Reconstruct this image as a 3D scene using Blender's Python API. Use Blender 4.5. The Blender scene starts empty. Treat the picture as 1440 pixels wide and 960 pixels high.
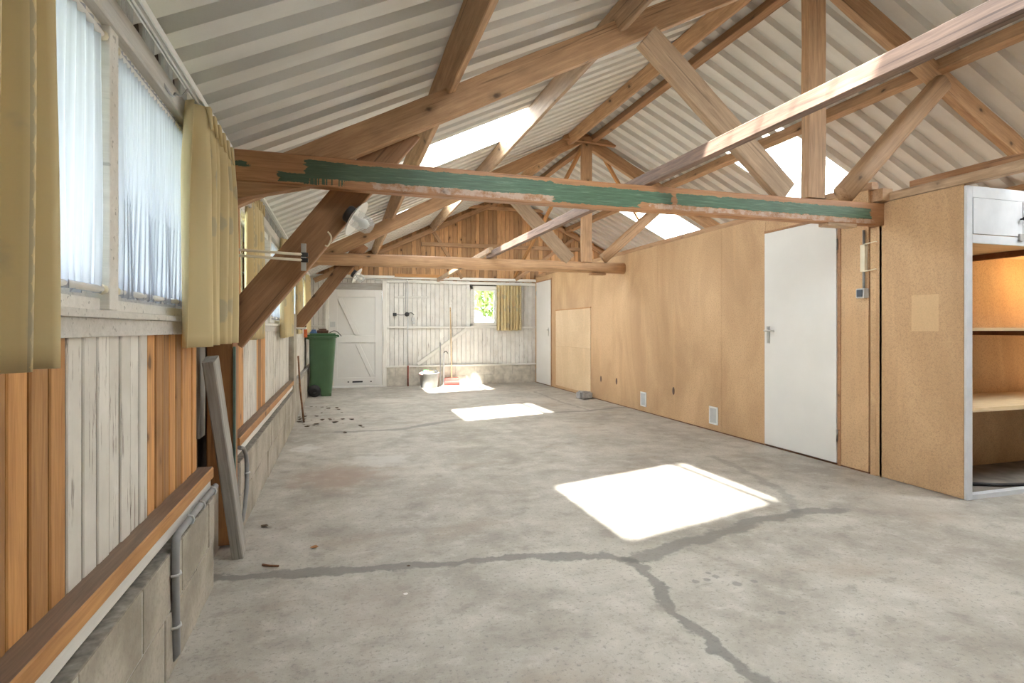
import bpy, bmesh, math, random
from mathutils import Vector, Matrix
random.seed(7)
sc = bpy.context.scene
COL = sc.collection
PI = math.pi
# ------------------------------------------------------------ camera, sky, sun, exposure
cd = bpy.data.cameras.new('camera'); cam = bpy.data.objects.new('camera', cd); COL.objects.link(cam)
cd.sensor_width = 36.0; cd.lens = 36.0*785/1440; cd.clip_start = .02; cd.clip_end = 200
cd.shift_y = -(480-462.5)/1440
cam.location = (0, 0, 1.12); cam.rotation_euler = (PI/2, 0, -math.atan(239/785))
sc.camera = cam
w = bpy.data.worlds.new('sky'); sc.world = w; w.use_nodes = True
bg = w.node_tree.nodes['Background']
bg.inputs[0].default_value = (.82, .91, 1.0, 1); bg.inputs[1].default_value = 6.6
sd = bpy.data.lights.new('sun', 'SUN'); sun = bpy.data.objects.new('sun', sd); COL.objects.link(sun)
sd.energy = 62; sd.angle = .035; sd.color = (1, .95, .87)
sun.location = (-5, -8, 14)
sun.rotation_euler = Vector((.325, .65, -1)).to_track_quat('-Z', 'Y').to_euler()
sc.view_settings.view_transform = 'Standard'; sc.view_settings.look = 'None'
sc.view_settings.gamma = 1; sc.view_settings.use_curve_mapping = False
sc.view_settings.exposure = 1.03
sc.cycles.max_bounces = 14; sc.cycles.diffuse_bounces = 8; sc.cycles.transparent_max_bounces = 24

# ------------------------------------------------------------ node helpers
class NT:
    def __init__(s, name):
        m = bpy.data.materials.new(name); m.use_nodes = True
        s.m = m; s.t = m.node_tree; s.n = s.t.nodes; s.l = s.t.links
        s.b = s.n['Principled BSDF']; s.o = s.n['Material Output']
    def put(s, sock, v):
        if isinstance(v, bpy.types.NodeSocket): s.l.new(v, sock)
        elif v is not None:
            if isinstance(v, (tuple, list)) and len(v) == 3 and sock.type == 'RGBA': v = (*v, 1)
            sock.default_value = v
    def node(s, typ, **kw):
        n = s.n.new(typ)
        for k, v in kw.items(): setattr(n, k, v)
        return n
    def math(s, op, a, b=None, c=None, clamp=False):
        n = s.node('ShaderNodeMath', operation=op, use_clamp=clamp)
        for i, v in enumerate((a, b, c)):
            if v is not None: s.put(n.inputs[i], v)
        return n.outputs[0]
    def vmath(s, op, a, b=None):
        n = s.node('ShaderNodeVectorMath', operation=op)
        s.put(n.inputs[0], a)
        if b is not None: s.put(n.inputs['Scale'] if op == 'SCALE' else n.inputs[1], b)
        return n.outputs['Value'] if op in ('DOT_PRODUCT', 'LENGTH', 'DISTANCE') else n.outputs[0]
    def coord(s, which='Object'):
        return s.node('ShaderNodeTexCoord').outputs[which]
    def mapping(s, v, scale=(1, 1, 1), loc=(0, 0, 0)):
        n = s.node('ShaderNodeMapping'); s.put(n.inputs['Vector'], v)
        n.inputs['Scale'].default_value = scale; s.put(n.inputs['Location'], loc)
        return n.outputs[0]
    def noise(s, v, scale, detail=4, rough=.55, dist=0):
        n = s.node('ShaderNodeTexNoise'); s.put(n.inputs['Vector'], v)
        n.inputs['Scale'].default_value = scale; n.inputs['Detail'].default_value = detail
        n.inputs['Roughness'].default_value = rough; n.inputs['Distortion'].default_value = dist
        return n.outputs['Fac']
    def ramp(s, f, stops):
        n = s.node('ShaderNodeValToRGB'); s.put(n.inputs[0], f)
        e = n.color_ramp.elements
        while len(e) < len(stops): e.new(.5)
        for q, (p, c) in zip(e, stops):
            q.position = p; q.color = (*c, 1) if len(c) == 3 else c
        return n.outputs[0]
    def rampf(s, f, a, b):     # smooth 0..1 between a and b
        n = s.node('ShaderNodeMapRange', interpolation_type='SMOOTHSTEP')
        s.put(n.inputs[0], f); n.inputs[1].default_value = a; n.inputs[2].default_value = b
        return n.outputs[0]
    def mix(s, f, a, b, mode='MIX'):
        n = s.node('ShaderNodeMix', data_type='RGBA', blend_type=mode)
        s.put(n.inputs[0], f); s.put(n.inputs[6], a); s.put(n.inputs[7], b)
        return n.outputs[2]
    def bump(s, h, strength=.3, dist=.01):
        n = s.node('ShaderNodeBump'); n.inputs['Strength'].default_value = strength
        n.inputs['Distance'].default_value = dist; s.put(n.inputs['Height'], h)
        s.l.new(n.outputs[0], s.b.inputs['Normal'])
    def fin(s, color, rough=.6, metal=0):
        s.put(s.b.inputs['Base Color'], color); s.put(s.b.inputs['Roughness'], rough)
        s.b.inputs['Metallic'].default_value = metal
        return s.m
    def sep(s, v):
        n = s.node('ShaderNodeSeparateXYZ'); s.put(n.inputs[0], v); return n.outputs
    def rnd(s):
        return s.node('ShaderNodeObjectInfo').outputs['Random']
    def attr(s, name):
        return s.node('ShaderNodeAttribute', attribute_name=name).outputs['Fac']

def plain(name, c, rough=.6, metal=0, var=.12, scale=18):
    t = NT(name); n = t.noise(t.coord(), scale, 3)
    d = tuple(max(0, x*(1-var)) for x in c); u = tuple(min(1, x*(1+var)) for x in c)
    return t.fin(t.ramp(n, [(.3, d), (.7, u)]), rough, metal)

def wood_nodes(t, dark, light, axis='X', seed=None, knots=True, tone=.25):
    v = t.coord()
    r = t.rnd() if seed is None else seed
    off = t.vmath('SCALE', (13.7, 31.1, 7.3), r)
    v = t.vmath('ADD', v, off)
    sc_ = {'X': (1.2, 16, 16), 'Z': (16, 16, 1.2), 'Y': (16, 1.2, 16)}[axis]
    g = t.noise(t.mapping(v, sc_), 3.0, 6, .62, .6)
    fine = t.noise(t.mapping(v, tuple(q*3.2 if q > 2 else q*1.5 for q in sc_)), 4.0, 3, .6)
    big = t.noise(v, 1.7, 3)
    f = t.math('ADD', t.math('MULTIPLY', g, .7), t.math('MULTIPLY', fine, .3))
    c = t.ramp(f, [(.30, dark), (.50, tuple((a+b)/2 for a, b in zip(dark, light))), (.68, light)])
    c = t.mix(t.math('MULTIPLY', t.rampf(big, .35, .7), tone), c, tuple(x*.55 for x in dark))
    if knots:
        vo = t.node('ShaderNodeTexVoronoi', feature='F1')
        ks = {'X': (4.5, 7, 7), 'Z': (7, 7, 4.5), 'Y': (7, 4.5, 7)}[axis]
        wob = t.node('ShaderNodeTexNoise'); t.put(wob.inputs['Vector'], v); wob.inputs['Scale'].default_value = 30
        vk = t.vmath('ADD', t.mapping(v, ks), t.vmath('SCALE', wob.outputs['Color'], .12))
        t.put(vo.inputs['Vector'], vk); vo.inputs['Scale'].default_value = 1.0
        keep = t.math('GREATER_THAN', t.sep(vo.outputs['Color'])[0], .45)
        k = t.math('MULTIPLY', keep, t.math('SUBTRACT', 1.0, t.rampf(vo.outputs['Distance'], .06, .15)))
        halo = t.math('MULTIPLY', keep, t.math('SUBTRACT', 1.0, t.rampf(vo.outputs['Distance'], .10, .36)))
        c = t.mix(t.math('MULTIPLY', halo, .42), c, tuple(x*.6 for x in dark))
        c = t.mix(t.math('MULTIPLY', k, .88), c, tuple(x*.2 for x in dark))
    ss = {'X': (.9, 55, 55), 'Z': (55, 55, .9), 'Y': (55, .9, 55)}[axis]
    streak = t.noise(t.mapping(v, ss), 1.0, 3, .5)
    c = t.mix(t.math('MULTIPLY', t.rampf(streak, .63, .70), .6), c, tuple(x*.35 for x in dark))
    t.bump(f, .25, .004)
    return c

def wood(name, dark, light, axis='X', rough=.62, knots=True, tone=.25):
    t = NT(name)
    c = wood_nodes(t, dark, light, axis, None, knots, tone)
    hv = t.node('ShaderNodeHueSaturation'); t.put(hv.inputs['Color'], c)
    t.put(hv.inputs['Value'], t.math('MULTIPLY_ADD', t.rnd(), .3, .85))
    return t.fin(hv.outputs[0], rough)

M = {}
M['log'] = wood('bare_round_log', (.38, .21, .105), (.66, .42, .235))
M['beam'] = wood('brown_pine_beam', (.30, .165, .08), (.57, .36, .20))
M['beam_red'] = wood('red_brown_pine', (.25, .125, .058), (.46, .255, .125))
M['beam_pale'] = wood('weathered_pale_pine', (.27, .175, .105), (.54, .38, .245))
M['beam_orange'] = wood('orange_pine', (.36, .16, .05), (.60, .31, .11))
M['post_z'] = wood('brown_post_pine', (.23, .095, .03), (.40, .19, .07), 'X')
M['ledge'] = wood('dusty_ledge_pine', (.13, .085, .06), (.27, .18, .12), 'Y')
M['white_wood'] = wood('white_painted_wood', (.66, .645, .60), (.80, .785, .74), 'X', .5, False, .06)
M['white_wood_grey'] = wood('grey_white_painted_wood', (.52, .50, .46), (.72, .70, .66), 'X', .55, False, .15)
M['grey_wood'] = wood('grey_weathered_board', (.25, .235, .215), (.42, .40, .37), 'X', .75, False, .2)
M['plank_grey'] = wood('grey_cement_splashed_timber', (.24, .225, .20), (.44, .42, .38), 'X', .85, False, .3)
M['shelf'] = wood('pale_shelf_board', (.52, .37, .20), (.72, .56, .36), 'X', .6, False, .1)
M['bracket'] = wood('dark_red_brown_bracket', (.13, .05, .02), (.24, .10, .04), 'X', .55, False)
M['handle_wood'] = wood('pale_broom_handle_wood', (.50, .36, .20), (.70, .54, .34), 'X', .5, False)

# boards with one tint per plank (attribute 'tint') and bare / painted planks (attribute 'paint')
def board_mat(name, dark, light, pdark=None, plight=None, axis='Z', rough=.6, flake=.62):
    t = NT(name)
    tint = t.attr('tint'); 
    c = wood_nodes(t, dark, light, axis, t.math('MULTIPLY', tint, 9.0), True, .22)
    hv = t.node('ShaderNodeHueSaturation'); t.put(hv.inputs['Color'], c)
    t.put(hv.inputs['Value'], t.math('MULTIPLY_ADD', tint, .75, .58)); c = hv.outputs[0]
    if pdark:
        v = t.vmath('ADD', t.coord(), t.vmath('SCALE', (3.1, 5.7, 1.3), t.math('MULTIPLY', tint, 7.0)))
        s_ = {'Z': (30, 30, 2.4), 'X': (2.4, 30, 30)}[axis]
        wear = t.noise(t.mapping(v, s_), 1.6, 6, .7)
        patch = t.noise(v, 3.2, 4, .6)
        p = t.ramp(patch, [(.3, pdark), (.65, plight)])
        hp = t.node('ShaderNodeHueSaturation'); t.put(hp.inputs['Color'], p)
        t.put(hp.inputs['Value'], t.math('MULTIPLY_ADD', tint, .18, .86)); p = hp.outputs[0]
        p = t.mix(t.math('MULTIPLY', t.rampf(wear, flake, flake+.07), .72), p, (.17, .12, .085))
        c = t.mix(t.attr('paint'), c, p)
    return t.fin(c, rough)
M['left_boards'] = board_mat('left_wall_boards', (.38, .165, .048), (.66, .35, .125), (.60, .57, .51), (.78, .75, .69), flake=.57)
M['back_boards'] = board_mat('back_wall_white_boards', (.38, .165, .048), (.6, .33, .13), (.62, .60, .56), (.80, .785, .75), flake=.60)
M['gable_boards'] = board_mat('gable_orange_boards', (.42, .22, .095), (.68, .41, .20))

def chipboard(name, base, lo, hi, patch=None):
    t = NT(name); v = t.coord()
    fleck = t.noise(v, 170, 3, .7); mid = t.noise(v, 70, 4, .6); big = t.noise(t.mapping(v, (1, 1, .45)), 1.1, 5, .62, .8)
    c = t.mix(t.rampf(big, .30, .70), lo, hi)
    c = t.mix(t.math('MULTIPLY', t.rampf(mid, .48, .68), .46), c, tuple(x*.6 for x in base))
    c = t.mix(t.math('MULTIPLY', t.rampf(fleck, .55, .68), .6), c, tuple(x*.4 for x in base))
    c = t.mix(t.math('MULTIPLY', t.rampf(t.math('SUBTRACT', 1.0, fleck), .56, .7), .35), c, tuple(min(1, x*1.5) for x in base))
    # water streaks and a few knot-like stains
    st = t.noise(t.mapping(v, (1, 3.2, .3)), 2.0, 4, .6)
    c = t.mix(t.math('MULTIPLY', t.rampf(st, .58, .68), .18), c, tuple(min(1, x*1.35) for x in base))
    if patch:
        y0, y1, z0, z1 = patch
        sx = t.sep(v); f1 = t.math('MULTIPLY', t.math('GREATER_THAN', sx[1], y0), t.math('LESS_THAN', sx[1], y1))
        f2 = t.math('MULTIPLY', t.math('GREATER_THAN', sx[2], z0), t.math('LESS_THAN', sx[2], z1))
        c = t.mix(t.math('MULTIPLY', t.math('MULTIPLY', f1, f2), .55), c, (.68, .48, .27))
    t.bump(fleck, .12, .002)
    return t.fin(c, .68)
M['chip'] = chipboard('chipboard', (.545, .34, .185), (.44, .275, .142), (.63, .42, .235))
M['chip_side'] = chipboard('chipboard_with_pale_rectangle', (.545, .34, .185), (.44, .275, .142), (.63, .42, .235), (-.155, .035, 1.10, 1.355))
M['chip_pale'] = chipboard('pale_chipboard', (.66, .47, .28), (.62, .44, .26), (.74, .56, .36))

t = NT('concrete_block'); v = t.coord()
n1 = t.noise(v, 60, 4, .7); n2 = t.noise(v, 3.5, 5, .6)
c = t.mix(t.rampf(n2, .3, .7), (.30, .265, .21), (.50, .455, .38))
c = t.mix(t.math('MULTIPLY', t.rampf(n1, .45, .7), .35), c, (.22, .20, .17))
t.bump(n1, .4, .004); M['block'] = t.fin(c, .9)

M['block_pale'] = plain('pale_concrete_block', (.52, .485, .42), .9, 0, .22, 9)
t = NT('mortar'); v = t.coord()
M['mortar'] = t.fin(t.ramp(t.noise(v, 40, 4, .7), [(.3, (.36, .34, .30)), (.7, (.56, .53, .48))]), .95)

# roof sheeting
t = NT('roof_sheet_metal'); v = t.coord()
n1 = t.noise(v, 220, 2, .6); n2 = t.noise(t.mapping(v, (.5, 2, 1)), 2.2, 4, .6)
c = t.mix(t.rampf(n2, .3, .75), (.60, .585, .55), (.70, .685, .65))
c = t.mix(t.math('MULTIPLY', t.rampf(n1, .5, .7), .12), c, (.42, .41, .39))
M['sheet'] = t.fin(c, .5)
t = NT('skylight_sheet')
tr = t.node('ShaderNodeBsdfTransparent'); tr.inputs[0].default_value = (.93, .96, .97, 1)
tl = t.node('ShaderNodeBsdfTranslucent'); tl.inputs[0].default_value = (.9, .93, .95, 1)
df = t.node('ShaderNodeBsdfDiffuse'); df.inputs[0].default_value = (.85, .87, .88, 1)
m1 = t.node('ShaderNodeMixShader'); m1.inputs[0].default_value = .35
t.l.new(tl.outputs[0], m1.inputs[1]); t.l.new(df.outputs[0], m1.inputs[2])
m2 = t.node('ShaderNodeMixShader'); t.put(m2.inputs[0], t.math('MULTIPLY_ADD', t.rampf(t.noise(t.coord(), 5, 4), .3, .7),   .12, .46))
t.l.new(tr.outputs[0], m2.inputs[1]); t.l.new(m1.outputs[0], m2.inputs[2]); t.l.new(m2.outputs[0], t.o.inputs[0])
M['skylight'] = t.m

def sheer(name, col, fac_lo, fac_hi):
    t = NT(name)
    tr = t.node('ShaderNodeBsdfTransparent')
    tl = t.node('ShaderNodeBsdfTranslucent'); tl.inputs[0].default_value = (*col, 1)
    df = t.node('ShaderNodeBsdfDiffuse'); df.inputs[0].default_value = (*col, 1)
    a = t.node('ShaderNodeMixShader'); a.inputs[0].default_value = .45
    t.l.new(tl.outputs[0], a.inputs[1]); t.l.new(df.outputs[0], a.inputs[2])
    uv = t.coord('UV')
    n = t.noise(t.mapping(uv, (60, 2, 1)), 1.0, 3)
    b = t.node('ShaderNodeMixShader'); t.put(b.inputs[0], t.math('MULTIPLY_ADD', n, fac_hi-fac_lo, fac_lo))
    t.l.new(tr.outputs[0], b.inputs[1]); t.l.new(a.outputs[0], b.inputs[2]); t.l.new(b.outputs[0], t.o.inputs[0])
    return t.m
M['net'] = sheer('white_net', (.56, .60, .68), .66, .97)

t = NT('window_glass')
tr = t.node('ShaderNodeBsdfTransparent'); gl = t.node('ShaderNodeBsdfGlossy'); gl.inputs['Roughness'].default_value = .03
fr = t.node('ShaderNodeFresnel'); fr.inputs[0].default_value = 1.35
mx = t.node('ShaderNodeMixShader'); t.l.new(fr.outputs[0], mx.inputs[0]); t.l.new(tr.outputs[0], mx.inputs[1]); t.l.new(gl.outputs[0], mx.inputs[2])
t.l.new(mx.outputs[0], t.o.inputs[0]); M['glass'] = t.m

# yellow curtain cloth: grey leaf print, vertical band of diamonds; translucent
t = NT('yellow_leaf_print_cloth'); uv = t.coord('UV')
u_, v_, _ = t.sep(uv)
wv = t.vmath('ADD', uv, t.vmath('SCALE', t.node('ShaderNodeTexNoise').outputs['Color'], .0))
vo = t.node('ShaderNodeTexVoronoi', feature='F1'); t.put(vo.inputs['Vector'], t.mapping(uv, (5.0, 5.2, 1))); vo.inputs['Scale'].default_value = 1
leaf = t.math('SUBTRACT', 1.0, t.rampf(t.math('ADD', vo.outputs['Distance'], t.math('MULTIPLY', t.noise(uv, 14, 3), .25)), .38, .44))
uf = t.math('FRACT', t.math('MULTIPLY_ADD', u_, 2.2, .08))
band = t.math('LESS_THAN', t.math('ABSOLUTE', t.math('SUBTRACT', uf, .5)), .034)
dz = t.math('ABSOLUTE', t.math('SUBTRACT', t.math('FRACT', t.math('MULTIPLY', v_, 24.0)), .5))
dia = t.math('LESS_THAN', t.math('ADD', t.math('MULTIPLY', t.math('ABSOLUTE', t.math('SUBTRACT', uf, .5)), 13.0), dz), .36)
band = t.math('SUBTRACT', band, t.math('MULTIPLY', band, dia))
c = t.mix(t.math('MULTIPLY', leaf, .38), (.72, .60, .34), (.36, .37, .33))
c = t.mix(t.math('MULTIPLY', band, .55), c, (.40, .37, .27))
t.put(t.b.inputs['Base Color'], c); t.b.inputs['Roughness'].default_value = .85
tl = t.node('ShaderNodeBsdfTranslucent'); t.put(tl.inputs[0], c)
mx = t.node('ShaderNodeMixShader'); mx.inputs[0].default_value = .16
t.l.new(t.b.outputs[0], mx.inputs[1]); t.l.new(tl.outputs[0], mx.inputs[2]); t.l.new(mx.outputs[0], t.o.inputs[0])
M['curtain'] = t.m

M['white_paint'] = plain('white_paint', (.78, .775, .75), .45, 0, .03, 6)
M['door_white'] = plain('white_door_paint', (.70, .69, .665), .4, 0, .03, 3)
M['cab_white'] = plain('blue_white_paint', (.60, .615, .64), .5, 0, .06, 9)
M['white_plastic'] = plain('white_plastic', (.80, .80, .78), .35, 0, .02)
M['ivory'] = plain('ivory_plastic', (.72, .66, .50), .4, 0, .05)
M['grey_plastic'] = plain('grey_plastic', (.26, .265, .27), .5, 0, .1)
M['grey_light'] = plain('light_grey_plastic', (.52, .53, .53), .5, 0, .06)
M['dark'] = plain('dark_plastic', (.03, .03, .032), .5, 0, .2)
M['dust'] = plain('dark_dust', (.26, .235, .20), .95, 0, .4, 30)
M['void'] = plain('dark_gap', (.05, .035, .025), .9, 0, .3)
M['slate'] = plain('slate_blue_switch', (.06, .075, .095), .4, 0, .1)
M['bin_green'] = plain('green_bin_plastic', (.06, .13, .062), .42, 0, .1, 4)
M['bin_dark'] = plain('dark_green_plastic', (.03, .11, .04), .45, 0, .1, 4)
M['rubber'] = plain('black_rubber', (.018, .018, .02), .7, 0, .2)
M['steel'] = plain('bright_steel', (.6, .6, .58), .3, 1, .06)
M['dull_steel'] = plain('dull_zinc', (.36, .36, .35), .5, .7, .15)
M['rust'] = plain('rust_red_pipe', (.30, .08, .05), .7, 0, .25)
M['red'] = plain('red_broom_plastic', (.50, .06, .05), .5, 0, .15)
M['orange'] = plain('orange_bristle', (.55, .12, .03), .7, 0, .25)
M['green_strip'] = plain('dull_green_paint', (.10, .16, .13), .55, 0, .15)
M['stone'] = plain('grey_stone', (.34, .34, .335), .9, 0, .25, 22)
M['bucket'] = plain('grey_bucket_plastic', (.20, .20, .195), .5, 0, .35, 5)
M['yellow'] = plain('yellow_cloth', (.72, .50, .06), .8, 0, .15)
M['blue'] = plain('blue_cloth', (.08, .20, .50), .8, 0, .2)
M['green_cloth'] = plain('green_bottle', (.10, .34, .10), .5, 0, .2)
M['pink'] = plain('pink_cloth', (.62, .30, .26), .85, 0, .15)
M['brown_tin'] = plain('dark_brown_tin', (.10, .045, .025), .5, 0, .3)
M['leafm'] = plain('dry_leaf', (.09, .055, .03), .9, 0, .4)
M['leaf_or'] = plain('orange_dry_leaf', (.34, .17, .06), .9, 0, .3)
M['twig'] = plain('brown_twig', (.20, .10, .05), .9, 0, .3)
M['foliage'] = plain('tree_leaves', (.34, .42, .17), .6, 0, .45, 3)
M['bark'] = plain('tree_bark', (.14, .10, .07), .9, 0, .3)
M['grass'] = plain('grass_ground', (.22, .25, .16), .95, 0, .35, 5)
M['fence'] = plain('pale_fence_boards', (.62, .64, .66), .8, 0, .12)
M['cabfloor'] = plain('dusty_grey_board', (.22, .195, .17), .9, 0, .35, 6)
t = NT('jar_glass')
t.b.inputs['Base Color'].default_value = (.72, .75, .74, 1); t.b.inputs['Roughness'].default_value = .05
tr = t.node('ShaderNodeBsdfTransparent'); mx = t.node('ShaderNodeMixShader'); mx.inputs[0].default_value = .30
t.l.new(tr.outputs[0], mx.inputs[1]); t.l.new(t.b.outputs[0], mx.inputs[2]); t.l.new(mx.outputs[0], t.o.inputs[0]); M['jar'] = t.m
t = NT('warm_bulb'); em = t.node('ShaderNodeEmission'); em.inputs[0].default_value = (1, .72, .35, 1); em.inputs[1].default_value = 12
t.l.new(em.outputs[0], t.o.inputs[0]); M['bulb'] = t.m

# floor: worn concrete with filled cracks, stains and drops (object = world coordinates)
t = NT('worn_concrete_floor'); v = t.coord()
x_, y_, z_ = t.sep(v)
xy = t.node('ShaderNodeCombineXYZ'); t.l.new(x_, xy.inputs[0]); t.l.new(y_, xy.inputs[1]); xy = xy.outputs[0]
wn = t.node('ShaderNodeTexNoise'); t.put(wn.inputs['Vector'], xy); wn.inputs['Scale'].default_value = 5; wn.inputs['Detail'].default_value = 6; wn.inputs['Roughness'].default_value = .65
warp = t.vmath('ADD', xy, t.vmath('SCALE', t.vmath('SUBTRACT', wn.outputs['Color'], (.5, .5, .5)), .22))
wm = t.node('ShaderNodeVectorMath', operation='MULTIPLY'); t.put(wm.inputs[0], warp); wm.inputs[1].default_value = (1, 1, 0); warp = wm.outputs[0]
def crack(pts, width, soft):
    out = None
    for a, b in zip(pts, pts[1:]):
        ba = Vector((b[0]-a[0], b[1]-a[1], 0)); L2 = ba.length_squared
        pa = t.vmath('SUBTRACT', warp, (a[0], a[1], 0))
        h = t.math('DIVIDE', t.vmath('DOT_PRODUCT', pa, tuple(ba)), L2, None, True)
        d = t.vmath('LENGTH', t.vmath('SUBTRACT', pa, t.vmath('SCALE', tuple(ba), h)))
        out = d if out is None else t.math('MINIMUM', out, d)
    return t.math('SUBTRACT', 1.0, t.rampf(out, width, width+soft))
k1 = crack([(-.6, 2.78), (-.1, 2.72), (.42, 2.64), (.87, 2.61), (1.28, 2.50), (1.36, 2.42)], .026, .02)
k2 = crack([(1.36, 2.42), (1.27, 1.98), (1.265, 1.6), (1.27, 1.2), (1.2, .5)], .022, .018)
k3 = crack([(1.36, 2.42), (1.70, 2.52), (2.36, 2.71), (2.64, 2.75), (2.95, 2.72)], .036, .03)
k4 = crack([(2.64, 2.75), (2.93, 3.15), (3.13, 4.2)], .018, .03)
k5 = crack([(-.02, 6.36), (.6, 6.32), (1.34, 6.8), (1.95, 7.03), (2.7, 7.0), (3.27, 7.03), (3.9, 7.2)], .035, .04)
k6 = crack([(3.27, 7.05), (3.22, 7.9), (3.3, 9.5)], .018, .02)
base = t.noise(xy, 1.3, 6, .62, .5); mid = t.noise(xy, 6, 6, .68); fine = t.noise(xy, 55, 5, .7); grit = t.noise(xy, 260, 2, .7)
c = t.mix(t.rampf(base, .28, .72), (.292, .268, .23), (.475, .448, .395))
c = t.mix(t.math('MULTIPLY', t.rampf(mid, .48, .70), .5), c, (.57, .54, .495))
c = t.mix(t.math('MULTIPLY', t.rampf(t.math('SUBTRACT', 1.0, mid), .52, .68), .55), c, (.225, .20, .172))
brown = t.noise(t.mapping(xy, (.8, 1.3, 1), (4, 2, 0)), 1.6, 4)
c = t.mix(t.math('MULTIPLY', t.rampf(brown, .56, .72), .35), c, (.30, .225, .16))
c = t.mix(t.math('MULTIPLY', t.rampf(fine, .54, .64), .55), c, (.19, .18, .165))
c = t.mix(t.math('MULTIPLY', t.rampf(grit, .60, .70), .45), c, (.12, .112, .10))
scr = t.noise(t.mapping(xy, (1.2, 9, 1)), 5, 5, .7)
c = t.mix(t.math('MULTIPLY', t.rampf(scr, .60, .72), .30), c, (.62, .60, .57))
for k, s_ in ((k1, .62), (k2, .62), (k3, .55), (k4, .30), (k5, .5), (k6, .35)):
    c = t.mix(t.math('MULTIPLY', k, t.math('MULTIPLY_ADD', mid, .7, s_-.28), None, True), c, (.13, .128, .118))
drops = None
for (dx, dy, dr) in ((1.50, 2.13, .014), (1.56, 2.13, .013), (1.62, 2.15, .012), (1.66, 2.06, .016), (1.75, 2.06, .012), (1.61, 2.19, .01), (1.72, 2.13, .006), (1.66, 1.80, .012)):
    d = t.vmath('DISTANCE', t.vmath('ADD', xy, t.vmath('SCALE', t.vmath('SUBTRACT', wn.outputs['Color'], (.5, .5, .5)), .03)), (dx, dy, 0))
    q = t.math('SUBTRACT', 1.0, t.rampf(d, dr, dr+.008)); drops = q if drops is None else t.math('MAXIMUM', drops, q)
c = t.mix(t.math('MULTIPLY', drops, .6), c, (.17, .165, .155))
for (sx, sy, sr, col, am) in ((-.05, 4.45, .45, (.34, .235, .18), .45), (.3, 4.9, .3, (.62, .62, .60), .4), (-.33, 5.6, .2, (.62, .61, .58), .7), (.1, 1.55, .2, (.25, .20, .16), .4), (-.33, 1.9, .14, (.26, .20, .15), .4), (.15, 2.3, .28, (.27, .22, .18), .3), (3.4, 2.55, .35, (.34, .29, .24), .3)):
    d = t.vmath('DISTANCE', t.vmath('ADD', xy, t.vmath('SCALE', t.vmath('SUBTRACT', wn.outputs['Color'], (.5, .5, .5)), .7)), (sx, sy, 0))
    c = t.mix(t.math('MULTIPLY', t.math('SUBTRACT', 1.0, t.rampf(d, sr*.4, sr)), am), c, col)
t.bump(t.math('ADD', fine, t.math('MULTIPLY', grit, .4)), .35, .004)
M['floor'] = t.fin(c, .62)

# painted tie beam: bare pine with a brushed green band (object coordinates: x along the beam, z up)
t = NT('green_brushed_tie_beam'); c = wood_nodes(t, (.30, .135, .055), (.52, .27, .13), 'X')
v = t.coord(); x_, y_, z_ = t.sep(v)
nz = t.math('MULTIPLY', t.math('SUBTRACT', t.noise(t.mapping(v, (6, 1, 12)), 2.5, 5, .7), .5), .035)
zz = t.math('ADD', z_, nz); xx = t.math('ADD', x_, t.math('MULTIPLY', t.math('SUBTRACT', t.noise(t.mapping(v, (9, 1, 22)), 2.0, 4, .7), .5), .10))
def between(s, a, b):
    return t.math('MULTIPLY', t.math('GREATER_THAN', s, a), t.math('LESS_THAN', s, b))
hi = .047       # beam half height is .083
A = t.math('MULTIPLY', between(xx, .40, 1.83), between(zz, -.042, hi))
B = t.math('MULTIPLY', between(xx, 1.83, 2.42), between(zz, -.078, hi-.012))
C_ = t.math('MULTIPLY', between(xx, 2.40, 2.66), between(zz, -.04, hi-.015))
D = t.math('MULTIPLY', between(xx, 2.70, 4.36), between(zz, -.042, hi-.012))
E_ = t.math('MULTIPLY', between(xx, .26, .42), between(zz, -.072, -.02))
G_ = t.math('MULTIPLY', between(xx, .40, .60), between(zz, -.075, .055))
drip = t.math('GREATER_THAN', t.noise(t.mapping(v, (70, 1, 1.5)), 1.0, 1), .5)
G_ = t.math('MULTIPLY', G_, t.math('MAXIMUM', drip, t.math('GREATER_THAN', zz, -.03)))
H_ = t.math('MULTIPLY', between(xx, .0, .12), between(zz, -.005, .02))
green = A
for q in (B, C_, D, E_, G_, H_): green = t.math('MAXIMUM', green, q)
pale = t.math('MULTIPLY', between(xx, .75, 1.84), between(zz, -.078, -.03))
pale = t.math('MAXIMUM', pale, t.math('MULTIPLY', between(xx, 2.5, 4.4), between(zz, -.075, -.045)))
pn = t.rampf(t.noise(v, 22, 4, .7), .35, .6)
c = t.mix(t.math('MULTIPLY', pale, t.math('MULTIPLY', pn, .7)), c, (.56, .44, .36))
br = t.noise(t.mapping(v, (2.5, 1, 40)), 2.2, 5, .7)
gc = t.ramp(br, [(.3, (.028, .085, .055)), (.55, (.06, .16, .10)), (.75, (.20, .30, .22))])
gc = t.mix(t.rampf(x_, .3, 1.6), t.mix(.6, gc, (.02, .06, .04)), gc)
front = t.math('LESS_THAN', y_, -.02)
c = t.mix(t.math('MULTIPLY', t.math('MULTIPLY', green, front), .92), c, gc)
M['tie_green'] = t.fin(c, .5)
# binder beam: weathered purple-brown
M['binder'] = wood('weathered_dark_pine', (.11, .07, .055), (.34, .225, .165), 'X', .7, False, .35)

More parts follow.
